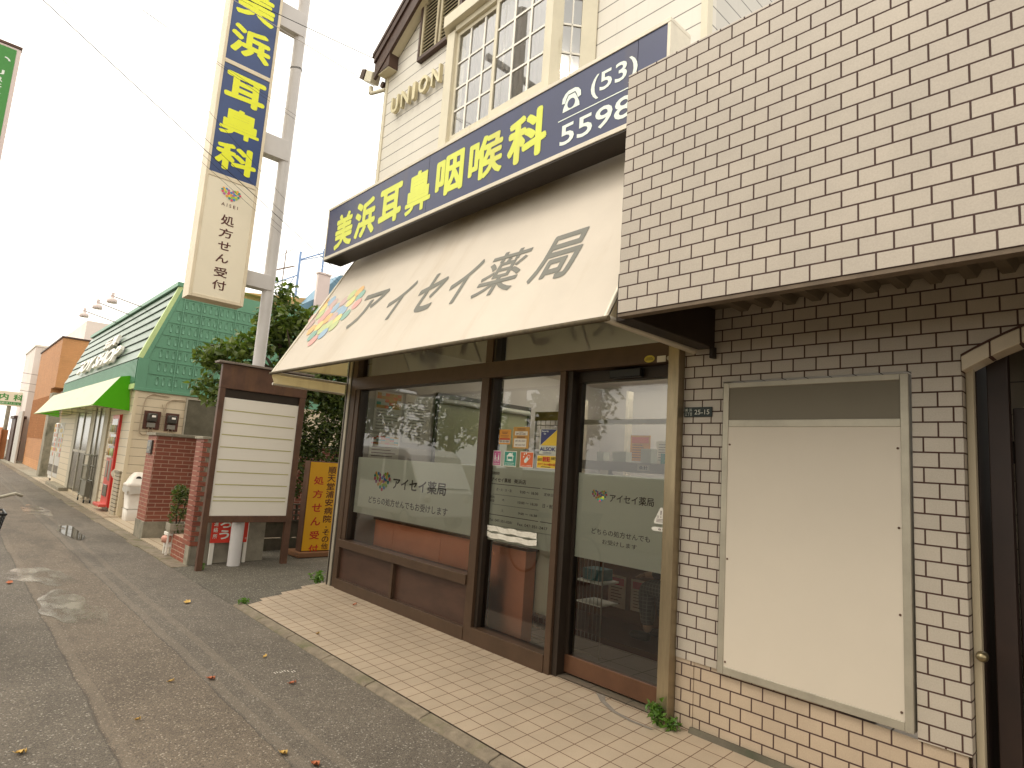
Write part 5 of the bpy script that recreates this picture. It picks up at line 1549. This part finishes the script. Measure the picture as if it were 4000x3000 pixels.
# ================================================================== INSIDE THE PHARMACY
TP = thing('low_partition', 'terracotta coloured low partition standing just inside the left shop window', 'partition', (-4.9, .35, 0))
tp_ = MB()
for a, b in ((-6.08, -5.70), (-5.695, -4.86), (-4.855, -3.99)): tp_.box(a, b, .32, .40, .01, .73)
tp_.box(-3.985, -3.66, .30, .42, .01, .73)
tp_.build('panel', 'terracotta', TP, .004)
MB().box(-6.09, -3.64, .30, .43, .731, .752).build('cap', 'int_wood', TP)
RK = thing('wire_rack', 'white wire display rack with a cream panel and gold header beside the sliding door', 'rack', (-3.5, .45, 0))
wr = MB()
for x in (-3.79, -3.28): wr.tube([(x, .45, .0), (x, .45, 1.83)], .008, 6)
for k in range(1, 9): wr.tube([(-3.79 + .0567 * k, .45, .12), (-3.79 + .0567 * k, .45, 1.83)], .003, 5)
for z in (.12, .45, .9, 1.3, 1.55, 1.68, 1.78): wr.tube([(-3.79, .452, z), (-3.28, .452, z)], .003, 5)
for x in (-3.28, -3.02):
    wr.tube([(x, .50, .02), (x, .50, 1.25)], .006, 6)
for k in range(1, 7): wr.tube([(-3.28 + .037 * k, .50, .14), (-3.28 + .037 * k, .50, 1.25)], .0025, 5)
wr.tube([(-3.28, .50, .04), (-3.0, .50, .04)], .006, 5); wr.tube([(-3.79, .45, .04), (-3.28, .45, .04)], .006, 5)
wr.build('wire', 'wire', RK)
MB().box(-3.768, -3.262, .435, .442, .24, 1.56).build('panel', 'cream_panel', RK)
MB().box(-3.80, -3.275, .44, .455, 1.82, 1.895).build('header', 'gold', RK)
MB().box(-3.27, -3.03, .50, .72, .56, .575).box(-3.27, -3.03, .50, .72, .40, .41).build('shelf', 'white', RK)
MB().box(-3.25, -3.08, .54, .70, .576, .66).build('leaflet', M('teal_leaflets', (.05, .16, .17), .5, .3, 12), RK)
CN = thing('reception_counter', 'brown wooden reception counter with notices, seen through the glass door', 'counter', (-3.2, 1.8, .05))
MB().box(-4.3, -2.08, 1.54, 2.1, .056, .98).build('front', 'int_wood', CN)
MB().box(-4.32, -2.07, 1.50, 2.15, .981, 1.02).build('top', 'cream_panel', CN)
MB().box(-4.3, -2.08, 1.56, 2.3, 1.44, 1.53).build('shelf', 'int_wall', CN)
MB().box(-4.3, -2.08, 1.53, 1.60, 1.90, 1.945).box(-2.75, -2.66, 1.54, 1.62, 1.53, 1.90).box(-3.95, -3.85, 1.56, 1.62, 1.021, 1.44).build('screen_frame', 'alu_l', CN)
R = random.Random(2)
GD = ['paper', 'st_green', 'meter_box', 'st_pale']
x = -4.2
while x < -2.2:
    w = R.uniform(.06, .16); MB().box(x, x + w, 1.7, 1.9, 1.021, 1.021 + R.uniform(.25, .40)).build('file_box', R.choice(GD), CN); x += w + R.uniform(.01, .12)
x = -4.2
while x < -2.2:
    w = R.uniform(.05, .2); MB().box(x, x + w, 1.8, 1.9, 1.531, 1.531 + R.uniform(.05, .22)).build('file_box', R.choice(GD), CN); x += w + R.uniform(.03, .2)
def notice(x0, x1, z0, z1, y, mat, label, head=None, txt=None, cat='notice'):
    o = MB().box(x0, x1, y, y + .003, z0, z1).build('paper_notice', mat)
    tag(o, label, cat)
    if head:
        b = on_front(y - .0015); b.bar(x0 + .02, x1 - .02, z1 - (z1 - z0) * .30, z1 - .02); b.build('heading', head, o)
    b = on_front(y - .0015)
    R = random.Random(int(abs(x0) * 1000)); z = z0 + (z1 - z0) * (.62 if head else .85)
    if txt:
        b.fit(txt, x0 + .02, x1 - .02, z0 + .012, z1 - .012, .02)
    else:
        while z > z0 + .03:
            b.bar(x0 + .03, x1 - .03 - R.uniform(0, .4) * (x1 - x0), z - .003, z + .003); z -= .028
    b.build('lettering', 'text_dark', o)
    return o
notice(-3.76, -3.56, .17, .46, 1.535, 'paper', 'notice with a magenta heading on the left of the counter front', 'magenta')
notice(-3.50, -3.32, .18, .46, 1.535, 'paper', 'notice with a magenta heading on the counter front, nearer the seated person', 'magenta')
notice(-3.05, -2.90, 1.925, 1.985, 1.52, 'paper', 'small white hanging name strip for the dispensing room', None, '調剤室', 'sign')
notice(-3.50, -3.36, 1.455, 1.515, 1.552, 'paper', 'small white strip sign reading cashier on the counter shelf', None, '会計', 'sign')
notice(-4.25, -3.98, 1.45 + .12, 1.86, 2.45, 'st_org', 'orange poster on the wall behind the counter', 'st_red', None, 'poster')
notice(-3.9, -3.62, 1.54, 1.80, 2.45, 'paper', 'white handwritten poster behind the counter', None, None, 'poster')
notice(-3.05, -2.60, 1.55, 1.68, 2.2, 'pastel', 'pale green poster leaning behind the counter screen', None, '学校薬剤師', 'poster')
def wall_print(y0, y1, z0, z1, label, pic=None, bars='text_grey', cat='poster'):
    o = MB().box(-6.118, -6.114, y0, y1, z0, z1).build('wall_poster', 'paper')
    tag(o, label, cat)
    if pic:
        R = random.Random(int(y0 * 99)); b = MB()
        zz0, zz1 = z1 - (z1 - z0) * pic, z1 - .02
        for i in range(6):
            for k in range(5):
                a = y0 + .02 + (y1 - y0 - .04) * i / 6; c = zz0 + (zz1 - zz0) * k / 5
                b.box(-6.113, -6.1125, a, a + (y1 - y0 - .04) / 6, c, c + (zz1 - zz0) / 5, R.randrange(5))
        b.build('picture', ['st_green', 'st_ochre', 'st_red', 'st_pale', 'leafY'], o)
    b = on_side(-6.1115); z = z0 + (z1 - z0) * (1 - (pic or .12)) - .03
    R = random.Random(int(y1 * 77))
    while z > z0 + .03:
        b.bar(y0 + .03, y1 - .03 - R.uniform(0, .3) * (y1 - y0), z - .004, z + .004); z -= .034
    b.build('lettering', bars, o)
wall_print(.19, .55, 1.70, 2.16, 'wall calendar with a colourful picture above its date columns, left interior wall', .42)
wall_print(.59, .98, 1.60, 2.17, 'large white information poster to the right of the calendar inside the shop')
wall_print(.17, .56, 1.22, 1.67, 'green topped notice below the calendar inside the shop', .25, 'text_maroon', 'notice')
BL = thing('blind_window', 'wide pale green interior window with a rolled blind along its top', 'window', (-6.1, 1.85, 1.1))
f2 = MB()
f2.box(-6.119, -6.08, 1.02, 2.62, 2.19, 2.24); f2.box(-6.119, -6.08, 1.02, 1.05, .9, 2.19); f2.box(-6.119, -6.08, 2.58, 2.62, .9, 2.19)
f2.build('frame', 'meter', BL)
MB().tube([(-6.07, 1.06, 2.15), (-6.07, 2.57, 2.15)], .035, 10).build('blind_roll', 'st_pale', BL)
MB().box(-6.117, -6.110, 1.05, 2.58, .9, 2.19).build('pane', M('pale_green_pane', (.36, .37, .22), .25, .08, 1), BL)
WPN = MB().box(-6.05, -5.6, 3.2, 3.26, 0, 2.4).box(-4.9, -4.86, 3.2, 3.3, 0, 2.5).build('doorway_screen', 'alu_l')
tag(WPN, 'pale upright doorway frame at the back of the pharmacy room', 'screen')

# ================================================================== SEATED PERSON INSIDE
def skin_body(name, joints, bones, mat, parent=None, sub=2):
    me = bpy.data.meshes.new(name)
    me.from_pydata([j[:3] for j in joints], bones, [])
    me.materials.append(K[mat])
    o = bpy.data.objects.new(name, me)
    COL.objects.link(o)
    o.modifiers.new('skin', 'SKIN').use_smooth_shade = True
    for i, j in enumerate(joints):
        d = me.skin_vertices[0].data[i]
        d.radius = (j[3], j[4] if len(j) > 4 else j[3])
        d.use_root = (i == 0)
    s = o.modifiers.new('sub', 'SUBSURF'); s.levels = sub; s.render_levels = sub
    if parent is not None: attach(o, parent)
    return o
px, py, pz = -2.72, 1.26, .056
PR = thing('person', 'seated person in a dark jacket, grey checked trousers and black shoes behind the glass door', 'person', (px, py, pz))
# faces -X, sitting on a low stool
J = [(px, py, pz + .43, .12, .10), (px, py, pz + .60, .13, .10), (px - .01, py, pz + .80, .15, .10), (px - .03, py, pz + .93, .07, .07), (px - .05, py, pz + .99, .05, .05), (px - .07, py, pz + 1.08, .085, .075), (px - .07, py, pz + 1.17, .075, .07),
     (px - .02, py - .17, pz + .86, .055), (px - .06, py - .21, pz + .62, .042), (px - .28, py - .15, pz + .55, .032), (px - .34, py - .14, pz + .54, .026),
     (px - .02, py + .17, pz + .86, .055), (px - .06, py + .21, pz + .62, .042), (px - .28, py + .15, pz + .55, .032), (px - .34, py + .14, pz + .54, .026),
     (px - .06, py - .09, pz + .43, .085), (px - .36, py - .10, pz + .44, .062), (px - .33, py - .10, pz + .22, .048), (px - .33, py - .10, pz + .07, .036),
     (px - .06, py + .09, pz + .43, .085), (px - .36, py + .11, pz + .44, .062), (px - .30, py + .11, pz + .22, .048), (px - .28, py + .11, pz + .07, .036)]
Bn = [(0, 1), (1, 2), (2, 3), (3, 4), (4, 5), (5, 6), (2, 7), (7, 8), (8, 9), (9, 10), (2, 11), (11, 12), (12, 13), (13, 14), (0, 15), (15, 16), (16, 17), (17, 18), (0, 19), (19, 20), (20, 21), (21, 22)]
skin_body('body', J, Bn, 'skin', PR)
Jt = [(px, py, pz + .43, .135, .115), (px - .06, py - .09, pz + .43, .10), (px - .365, py - .10, pz + .44, .078), (px - .335, py - .10, pz + .22, .066), (px - .33, py - .10, pz + .115, .058), (px - .06, py + .09, pz + .43, .10), (px - .365, py + .11, pz + .44, .078), (px - .305, py + .11, pz + .22, .066), (px - .285, py + .11, pz + .115, .058)]
skin_body('trousers', Jt, [(0, 1), (1, 2), (2, 3), (3, 4), (0, 5), (5, 6), (6, 7), (7, 8)], 'trouser', PR)
Jj = [(px, py, pz + .46, .15, .13), (px, py, pz + .62, .15, .12), (px - .01, py, pz + .80, .165, .12), (px - .03, py, pz + .90, .085), (px - .02, py - .17, pz + .86, .070), (px - .06, py - .21, pz + .62, .058), (px - .25, py - .155, pz + .555, .046), (px - .02, py + .17, pz + .86, .070), (px - .06, py + .21, pz + .62, .058), (px - .25, py + .155, pz + .555, .046)]
skin_body('jacket', Jj, [(0, 1), (1, 2), (2, 3), (2, 4), (4, 5), (5, 6), (2, 7), (7, 8), (8, 9)], 'cloth', PR)
for dy in (-.10, .11):
    xs = px - (.33 if dy < 0 else .28)
    skin_body('shoe', [(xs + .03, py + dy, pz + .045, .042, .045), (xs - .08, py + dy, pz + .038, .045, .038), (xs - .17, py + dy, pz + .030, .036, .028)], [(0, 1), (1, 2)], 'black', PR)
skin_body('hair', [(px - .055, py, pz + 1.13, .095, .085), (px - .055, py, pz + 1.20, .085, .08), (px - .01, py, pz + 1.08, .07, .08)], [(0, 1), (0, 2)], 'hair', PR)
for dy in (-.14, .14):
    f_m = MB()
    for k, (a, l) in enumerate(((-.022, .075), (-.008, .085), (.007, .08), (.020, .065))):
        y_ = py + dy + a
        f_m.tube([(px - .345, y_, pz + .54), (px - .345 - l * .5, y_, pz + .53), (px - .345 - l, y_, pz + .505)], [.0085, .008, .006], 8)
    f_m.tube([(px - .335, py + dy - .02 * (1 if dy > 0 else -1), pz + .545), (px - .36, py + dy - .045 * (1 if dy > 0 else -1), pz + .55), (px - .39, py + dy - .05 * (1 if dy > 0 else -1), pz + .54)], [.010, .009, .007], 8)
    f_m.build('finger', 'skin', PR)
fc_ = MB()
fc_.tube([(px - .150, py, pz + 1.10), (px - .172, py, pz + 1.075)], [.008, .013], 8)
for s in (-1, 1): fc_.lathe((px - .075, py + s * .082, pz + 1.09), [(0, -.008), (.02, -.004), (.02, .004), (0, .008)], 10, axis='Y')
fc_.build('nose_and_ear', 'skin', PR)
ey = MB()
for s in (-1, 1): ey.lathe((px - .148, py + s * .032, pz + 1.115), [(0, -.006), (.010, 0), (0, .006)], 8, axis='X')
ey.box(px - .150, px - .143, py - .022, py + .022, pz + 1.045, pz + 1.051)
ey.build('eye_and_mouth', 'hair', PR)
ST = thing('stool', 'low dark stool under the seated person', 'stool', (px, py, pz))
MB().lathe((px + .02, py, pz + .285), [(0, .035), (.17, .035), (.18, .02), (.17, 0), (0, 0)], 20).build('seat', 'black', ST)
sg = MB()
for a in (45, 135, 225, 315): sg.tube([(px + .02 + .10 * cos(rad(a)), py + .10 * sin(rad(a)), pz + .29), (px + .02 + .15 * cos(rad(a)), py + .15 * sin(rad(a)), pz)], .011, 6)
sg.build('leg', 'alu', ST)

# ================================================================== TREE, HEDGE, WEEDS, LEAVES
TR = thing('leafy_tree', 'broad leafed green tree behind the directory board and the grey pole', 'tree', (-9.9, .9, -.1))
tk = MB()
tk.tube([(-9.9, 1.0, -.1), (-9.92, .95, 1.2), (-9.88, .8, 2.0), (-9.85, .55, 2.9), (-9.8, .3, 3.7)], [.09, .08, .065, .04, .015], 10)
for p in (((-9.9, .85, 1.7), (-9.85, .3, 2.2), (-9.8, -.4, 2.5)), ((-9.88, .8, 2.0), (-9.8, 1.3, 2.7), (-9.8, 1.5, 3.3)), ((-9.86, .6, 2.6), (-9.8, -.1, 2.9), (-9.75, -.6, 2.9)), ((-9.88, .75, 2.2), (-9.5, .6, 2.8), (-9.4, .4, 3.3)), ((-9.87, .7, 2.4), (-10.3, .5, 2.9), (-10.5, .2, 3.2))):
    tk.tube(p, [.04, .025, .008], 7)
tk.build('trunk', 'bark', TR)
blobs = [(-9.85, -.30, 2.78, .45, .34, .30), (-9.8, -.60, 2.76, .24, .20, .15), (-9.75, -.55, 2.30, .24, .24, .18), (-9.9, .10, 3.05, .40, .32, .22), (-9.8, .30, 3.45, .36, .28, .34), (-9.85, .24, 3.86, .14, .12, .22), (-9.9, .75, 3.25, .5, .42, .40), (-9.9, 1.25, 3.0, .5, .45, .50), (-9.8, .80, 2.60, .5, .55, .35), (-9.9, .25, 2.45, .45, .40, .28), (-9.85, 1.6, 2.6, .5, .5, .5), (-9.8, -.35, 2.12, .25, .22, .14), (-9.9, .72, 3.60, .22, .26, .28), (-9.8, .45, 3.95, .20, .20, .22), (-9.9, 1.05, 3.55, .35, .35, .35)]
leaves(6800, in_blobs(blobs, .25), .130, 21, .5, .62, .10, .35).build('crown', 'leaf', TR)
HG = thing('hedge_shrub', 'dense dark glossy hedge shrub above the mossy concrete fence', 'shrub', (-9.6, 1.8, -.1))
hb = [(-9.75, .95, 1.15, .45, .50, .55), (-9.7, 1.55, 1.35, .45, .60, .75), (-9.7, 2.3, 1.4, .5, .70, .8), (-9.75, 1.2, 1.95, .45, .55, .55), (-9.7, 1.9, 2.2, .45, .65, .5), (-9.8, .55, .95, .40, .35, .40), (-9.8, .3, 1.4, .4, .4, .6), (-9.75, .6, 1.9, .4, .5, .4)]
leaves(7200, in_blobs(hb, .35), .105, 33, .45, .45, .14, .1).build('foliage', 'leaf_h', HG)
hs2 = MB()
for a, b in ((.5, .7), (1.1, 1.3), (1.7, 1.6), (2.3, 2.4)): hs2.tube([(-9.75, a, -.1), (-9.75, b, 1.0), (-9.72, b + .1, 2.0)], [.03, .022, .008], 6)
hs2.build('stem', 'bark', HG)
def weed(name, x, y, z, n, r, h, size, seed, label):
    g = thing(name, label, 'weed', (x, y, z))
    R = random.Random(seed); st = MB(); tips = []
    for _ in range(7):
        a = R.uniform(0, 6.3); t_ = (x + r * cos(a) * R.random(), y + r * sin(a) * R.random(), z + h * R.uniform(.5, 1)); tips.append(t_)
        st.tube([(x, y, z - .01), ((x + t_[0]) / 2, (y + t_[1]) / 2, z + h * .45), t_], [.003, .0025, .0015], 5)
    st.build('stem', 'leaf_w', g)
    def fn(R):
        t_ = R.choice(tips); k = R.uniform(.3, 1.05)
        return (x + (t_[0] - x) * k + R.gauss(0, .008), y + (t_[1] - y) * k + R.gauss(0, .008), z + (t_[2] - z) * k)
    leaves(n, fn, size, seed, .5, .55).build('foliage', 'leaf_w', g)
weed('weed', -2.11, -.085, zap(-.085), 60, .07, .13, .05, 5, 'green weed sprouting at the foot of the steel door post')
weed('weed', -2.03, -.075, zap(-.075), 34, .05, .06, .045, 6, 'flat green weed in the corner between door post and tiled wall')
weed('weed', -2.20, .02, .005, 22, .03, .06, .03, 7, 'tiny weed growing under the corner of the sliding door')
weed('weed', -6.56, -.06, -.03, 120, .14, .13, .045, 8, 'tangled weed by the foot of the left shop corner post')
weed('weed', -6.18, -.97, -.07, 90, .08, .04, .03, 9, 'low grassy weed in the joint where kerb and tiles meet')
weed('weed', -8.12, -.80, -.09, 40, .07, .09, .035, 10, 'small weed beside the left post of the directory board')
def fallen(x, y, z, s, ang, mat, label):
    R = random.Random(int(x * 100)); P = []
    for k in range(11):
        t_ = k / 10; w = sin(pi * t_ ** .8) * .36
        P.append((t_ - .5, w))
    V = []; F = []
    for k, (a, w) in enumerate(P):
        for sgn in (-1, 0, 1):
            lx, ly = a * s, sgn * w * s
            V.append((x + lx * cos(ang) - ly * sin(ang), y + lx * sin(ang) + ly * cos(ang), z + .004 + abs(sgn) * .010 + .012 * (a + .5) ** 2 * (k % 3)))
    for k in range(10):
        F += [(k * 3, k * 3 + 1, k * 3 + 4, k * 3 + 3), (k * 3 + 1, k * 3 + 2, k * 3 + 5, k * 3 + 4)]
    o = MB().add(V, F, 0, True).tube([(x - .5 * s * cos(ang), y - .5 * s * sin(ang), z + .006), (x - .8 * s * cos(ang), y - .8 * s * sin(ang), z + .012)], .0012, 4).build('fallen_leaf', mat)
    tag(o, label, 'leaf', 'fallen leaves on the ground')
ZR = -.10
for x, y, z, s, a, m_, lb in ((-3.79, -2.84, ZR, .05, .9, 'leafY', 'curled orange leaf lying alone outside the outer road seam'), (-4.35, -1.82, ZR, .06, .5, 'leafR', 'red leaf lying on the trench seam of the road'), (-4.42, -2.04, ZR, .035, 1.2, 'leafY', 'pale yellow leaf scrap on the smooth strip beside the red leaf'),
        (-4.61, -1.37, ZR, .035, 2.0, 'leafY', 'small yellow leaf on the dark asphalt near the kerb'), (-4.01, -1.42, ZR, .045, 1.0, 'leafR', 'brownish red leaf on the dark asphalt close to the kerb'), (-6.52, -1.38, ZR, .085, 2.6, 'leafY', 'largest yellow leaf, on the road near the driveway'),
        (-8.02, -2.62, ZR, .08, 2.9, 'leafR', 'orange leaf lying beside the damp patch of road'), (-3.12, -1.85, ZR, .05, .3, 'leafY', 'torn yellow leaf close beside the bright red leaf'), (-3.91, -2.33, ZR, .03, .8, 'leafY', 'tiny yellow leaf between the two road seams'),
        (-2.93, -1.77, ZR, .055, .2, 'leafR', 'bright red leaf, nearest of all the leaves on the asphalt'), (-5.44, -.20, zap(-.20), .04, 1.4, 'leafR', 'dry reddish leaf on the beige tiles below the base panel'), (-4.85, -.85, zap(-.85), .03, .4, 'leafY', 'little orange leaf on the beige tiles by the kerb')):
    fallen(x, y, z, s, a, m_, lb)
pz_ = MB()
P = [(-2.63, -.005), (-2.56, .0), (-2.51, -.06), (-2.38, -.125), (-2.24, -.15), (-2.10, -.145), (-2.10, -.16), (-2.25, -.168), (-2.40, -.145), (-2.53, -.085)]
pz_.poly([(a, b, zap(b) + .004) for a, b in P])
struct(pz_.build('mortar_patch', M('grey_mortar', (.20, .17, .14), .9, .2, 20)))
ck = MB(); R = random.Random(4)
for k in range(8):
    x = -4.27 + R.uniform(-.02, .03); y = -1.44 + k * .018
    ck.poly([(x, y, ZR + .003), (x + .03, y + .002, ZR + .003), (x + .03, y + .007, ZR + .003), (x, y + .006, ZR + .003)])
struct(ck.build('chalk_mark', 'paper'))

# ================================================================== BICYCLE AT THE LEFT EDGE
BC = thing('bicycle', 'bicycle with a black wire mesh front basket standing on the asphalt', 'bicycle', (-5.9, -3.05, ZR))
bx, by = -5.55, -3.09          # basket centre; the cycle points towards +X
def ring(cx, cy, cz, r, rt, n=36): 
    return MB().tube([(cx + r * cos(2 * pi * k / n), cy, cz + r * sin(2 * pi * k / n)) for k in range(n + 1)], rt, 6, caps=False)
for cx in (-5.55, -6.62):
    w = ring(cx, by, ZR + .33, .315, .018).build('wheel', 'rubber', BC)
    sp = MB()
    for k in range(18): sp.tube([(cx, by, ZR + .33), (cx + .30 * cos(2 * pi * k / 18), by, ZR + .33 + .30 * sin(2 * pi * k / 18))], .0015, 4)
    sp.lathe((cx, by, ZR + .33), [(0, -.04), (.02, -.04), (.02, .04), (0, .04)], 10, axis='Y')
    sp.build('spoke', 'alu', w)
fm = MB()
fm.tube([(-5.55, by, ZR + .33), (-5.62, by, ZR + .62), (-5.72, by, ZR + .98)], .016, 8)
fm.tube([(-5.66, by, ZR + .78), (-5.95, by, ZR + .36), (-6.12, by, ZR + .30)], .018, 8); fm.tube([(-6.12, by, ZR + .30), (-6.25, by, ZR + .80)], .016, 8)
fm.tube([(-6.12, by, ZR + .30), (-6.62, by, ZR + .33), (-6.22, by, ZR + .68)], .011, 6)
fm.build('frame', 'cap_grey', BC)
MB().tube([(-5.98, by + .27, ZR + 1.03), (-5.80, by + .22, ZR + 1.06), (-5.72, by, ZR + 1.0), (-5.80, by - .22, ZR + 1.06), (-5.98, by - .27, ZR + 1.03)], .012, 8).build('handlebar', 'alu', BC)
loft(MB(), [(rr(-6.28, by, .13, .08, .06), ZR + .82), (rr(-6.28, by, .13, .09, .06), ZR + .86), (rr(-6.28, by, .11, .07, .06), ZR + .89)]).build('saddle', 'black', BC)
bk_ = MB()
zt, zb = ZR + .955, ZR + .68
tx0, tx1, ty = -5.68, -5.36, .155
ux0, ux1, uy = -5.65, -5.44, .115
T4 = [(tx0, by - ty, zt), (tx1, by - ty, zt), (tx1, by + ty, zt), (tx0, by + ty, zt)]
U4 = [(ux0, by - uy, zb), (ux1, by - uy, zb), (ux1, by + uy, zb), (ux0, by + uy, zb)]
bk_.tube(T4 + [T4[0]], .008, 6); bk_.tube(U4 + [U4[0]], .005, 6)
for i in range(4):
    a, b, c, d = Vector(T4[i]), Vector(T4[(i + 1) % 4]), Vector(U4[(i + 1) % 4]), Vector(U4[i])
    n = 16
    for k in range(1, n): bk_.tube([a + (b - a) * k / n, d + (c - d) * k / n], .0022, 4)
    for k in range(1, 13): bk_.tube([a + (d - a) * k / 13, b + (c - b) * k / 13], .0022, 4)
for k in range(1, 10): bk_.tube([Vector(U4[0]).lerp(Vector(U4[1]), k / 10), Vector(U4[3]).lerp(Vector(U4[2]), k / 10)], .0025, 4)
bk_.build('basket', 'black', BC)
MB().box(-6.12, -6.08, by - .09, by + .09, ZR + .28, ZR + .32).tube([(-6.28, by, ZR + .55), (-6.28, by, ZR + .82)], .012, 6).build('pedal', 'black', BC)

# ================================================================== OVERHEAD CABLES
def cable(p, q, sag, r, mat, label):
    p, q = Vector(p), Vector(q)
    P = []
    for k in range(25):
        t_ = k / 24
        v = p.lerp(q, t_); v.z -= sag * 4 * t_ * (1 - t_)
        P.append(v)
    o = MB().tube(P, r, 5).build('cable', mat)
    tag(o, label, 'cable', 'overhead cables crossing the pylon sign')
def through(a, d, t0, t1, sag, r, mat, label):
    a = Vector(a); d = Vector(d)
    cable(a + d * t0, a + d * t1, sag, r, mat, label)
CL = ['upper of the two thin black cables over the top yellow character row', 'lower of the two thin black cables over the top yellow character row', 'single black cable slanting across the lower blue face', 'topmost cable of the bundle over the white sign face', 'thick cable of the bundle just below its topmost one', 'middle cable of the bundle crossing above the heart logo', 'lowest cable of the bundle, passing over the heart logo']
for (a, d, r), lb in zip((((-7.6, -1.533, 5.968), (-.359, .933, -.004), .0020), ((-7.6, -1.526, 5.993), (-.364, .931, .026), .0020), ((-7.6, -1.539, 5.338), (-.333, .856, -.396), .0020), ((-7.6, -1.543, 5.001), (-.349, .887, -.302), .0025), ((-7.6, -1.555, 4.878), (-.344, .893, -.288), .0042), ((-7.6, -1.545, 4.797), (-.347, .888, -.303), .0022), ((-7.6, -1.542, 4.703), (-.350, .891, -.290), .0020)), CL):
    through(a, d, -2.8, 3.6, .02, r, 'cable', lb)
through((-7.6, -1.265, 6.969), (-.328, .892, .311), -3, 5, .02, .005, 'cable', 'black cable across the bracket at the top of the grey pole')
through((-7.6, -1.437, 6.862), (-.389, .895, .217), -3, 4, .02, .005, 'cable_w', 'pale cable across the topmost blue face')
for k, (z, lb) in enumerate(((4.4, 'highest far cable, touching the orange building roof'), (3.9, 'middle far cable ending at the white building'), (3.5, 'lowest far cable before the clinic sign'))):
    cable((-40, -8, z + .9), (-40, .2, z), .15, .012, 'cap_grey', lb)

# ================================================================== ACROSS THE ROAD (seen mirrored in the shop glass)
GW = thing('garden_wall', 'beige rendered garden wall across the road from the pharmacy', 'wall', (-10, -7.6, -.1))
MB().box(-34, 12, -7.7, -7.5, -.13, 1.3).build('wall', M('beige_garden_wall', (.42, .37, .28), .9, .15, 1), GW)
MB().box(-34, 12, -7.74, -7.46, 1.3, 1.36).build('coping', 'concrete', GW)
for i, (x, y, h, r, sd) in enumerate(((-22, -9.4, 5.2, 2.0, 1), (-16.5, -9.0, 6.0, 2.2, 2), (-11.0, -9.2, 5.4, 2.1, 3), (-6.0, -9.3, 4.9, 1.9, 4), (-.5, -9.6, 4.6, 1.9, 5), (5.0, -9.6, 5.0, 2.0, 6))):
    g = thing('street_tree', ('tallest round street tree across the road' if i == 1 else ['round leafy tree across the road, farthest down the street', '', 'round leafy tree across the road opposite the directory board', 'round leafy tree across the road opposite the left shop window', 'shortest round leafy tree across the road opposite the door', 'round leafy tree across the road opposite the tiled building'][i]), 'tree', (x, y, -.1), 'trees across the road')
    MB().tube([(x, y, -.13), (x + .1, y, h * .4), (x, y + .1, h * .8)], [.14, .11, .03], 8).tube([(x + .08, y, h * .35), (x + .9, y + .3, h * .65)], [.07, .02], 6).tube([(x + .08, y, h * .38), (x - .9, y - .2, h * .68)], [.07, .02], 6).build('trunk', 'bark', g)
    R = random.Random(sd * 13)
    bl = [(x + R.uniform(-.6, .6) * r, y + R.uniform(-.4, .4) * r, h * R.uniform(.45, .95), r * R.uniform(.4, .6), r * R.uniform(.4, .6), r * R.uniform(.32, .5)) for _ in range(9)]
    leaves(2600, in_blobs(bl, .4), .22, sd * 7, .5, .6).build('crown', 'leaf_f', g)
VN = thing('boxy_van', 'small white boxy van driving on the far side of the road', 'van', (-12.4, -4.75, ZR))
vx0, vx1, vy0, vy1 = -14.1, -10.75, -5.45, -4.05
V = MB()
V.prism([(vx0, ZR + .32), (vx1 - .0, ZR + .32), (vx1, ZR + .85), (vx1 - .55, ZR + 1.62), (vx1 - .8, ZR + 1.76), (vx0 + .25, ZR + 1.78), (vx0, ZR + 1.62)], 'Y', vy0, vy1)
V.build('body', 'van', VN, .05)
gl_ = MB()
gl_.prism([(vx1 - .62, ZR + .95), (vx1 - .14, ZR + .95), (vx1 - .52, ZR + 1.52), (vx1 - .62, ZR + 1.55)], 'Y', vy1, vy1 + .006)
gl_.prism([(vx1 - 1.55, ZR + .98), (vx1 - .72, ZR + .98), (vx1 - .72, ZR + 1.58), (vx1 - 1.5, ZR + 1.60)], 'Y', vy1, vy1 + .006)
gl_.prism([(vx0 + .2, ZR + .98), (vx1 - 1.65, ZR + .98), (vx1 - 1.6, ZR + 1.58), (vx0 + .25, ZR + 1.58)], 'Y', vy1, vy1 + .006)
gl_.prism([(vy0 + .12, ZR + .92), (vy1 - .12, ZR + .92), (vy1 - .14, ZR + .95), (vy0 + .14, ZR + .95)], 'X', vx1 - .02, vx1 + .0)
gl_.build('window', 'van_glass', VN)
for x in (vx0 + .5, vx1 - .55):
    for y in (vy0 + .08, vy1 - .08):
        w = MB().lathe((x, y, ZR + .27), [(0, -.08), (.20, -.08), (.27, -.06), (.27, .06), (.20, .08), (0, .08)], 20, axis='Y').build('wheel', 'rubber', VN)
        MB().lathe((x, y, ZR + .27), [(0, -.085), (.15, -.083), (.15, .083), (0, .085)], 16, axis='Y').build('rim', 'alu', w)
for y in (vy0 + .18, vy1 - .18): MB().lathe((vx1 + .0, y, ZR + .72), [(0, .02), (.08, .015), (.09, 0)], 14, axis='X').build('headlight', 'alu_l', VN)
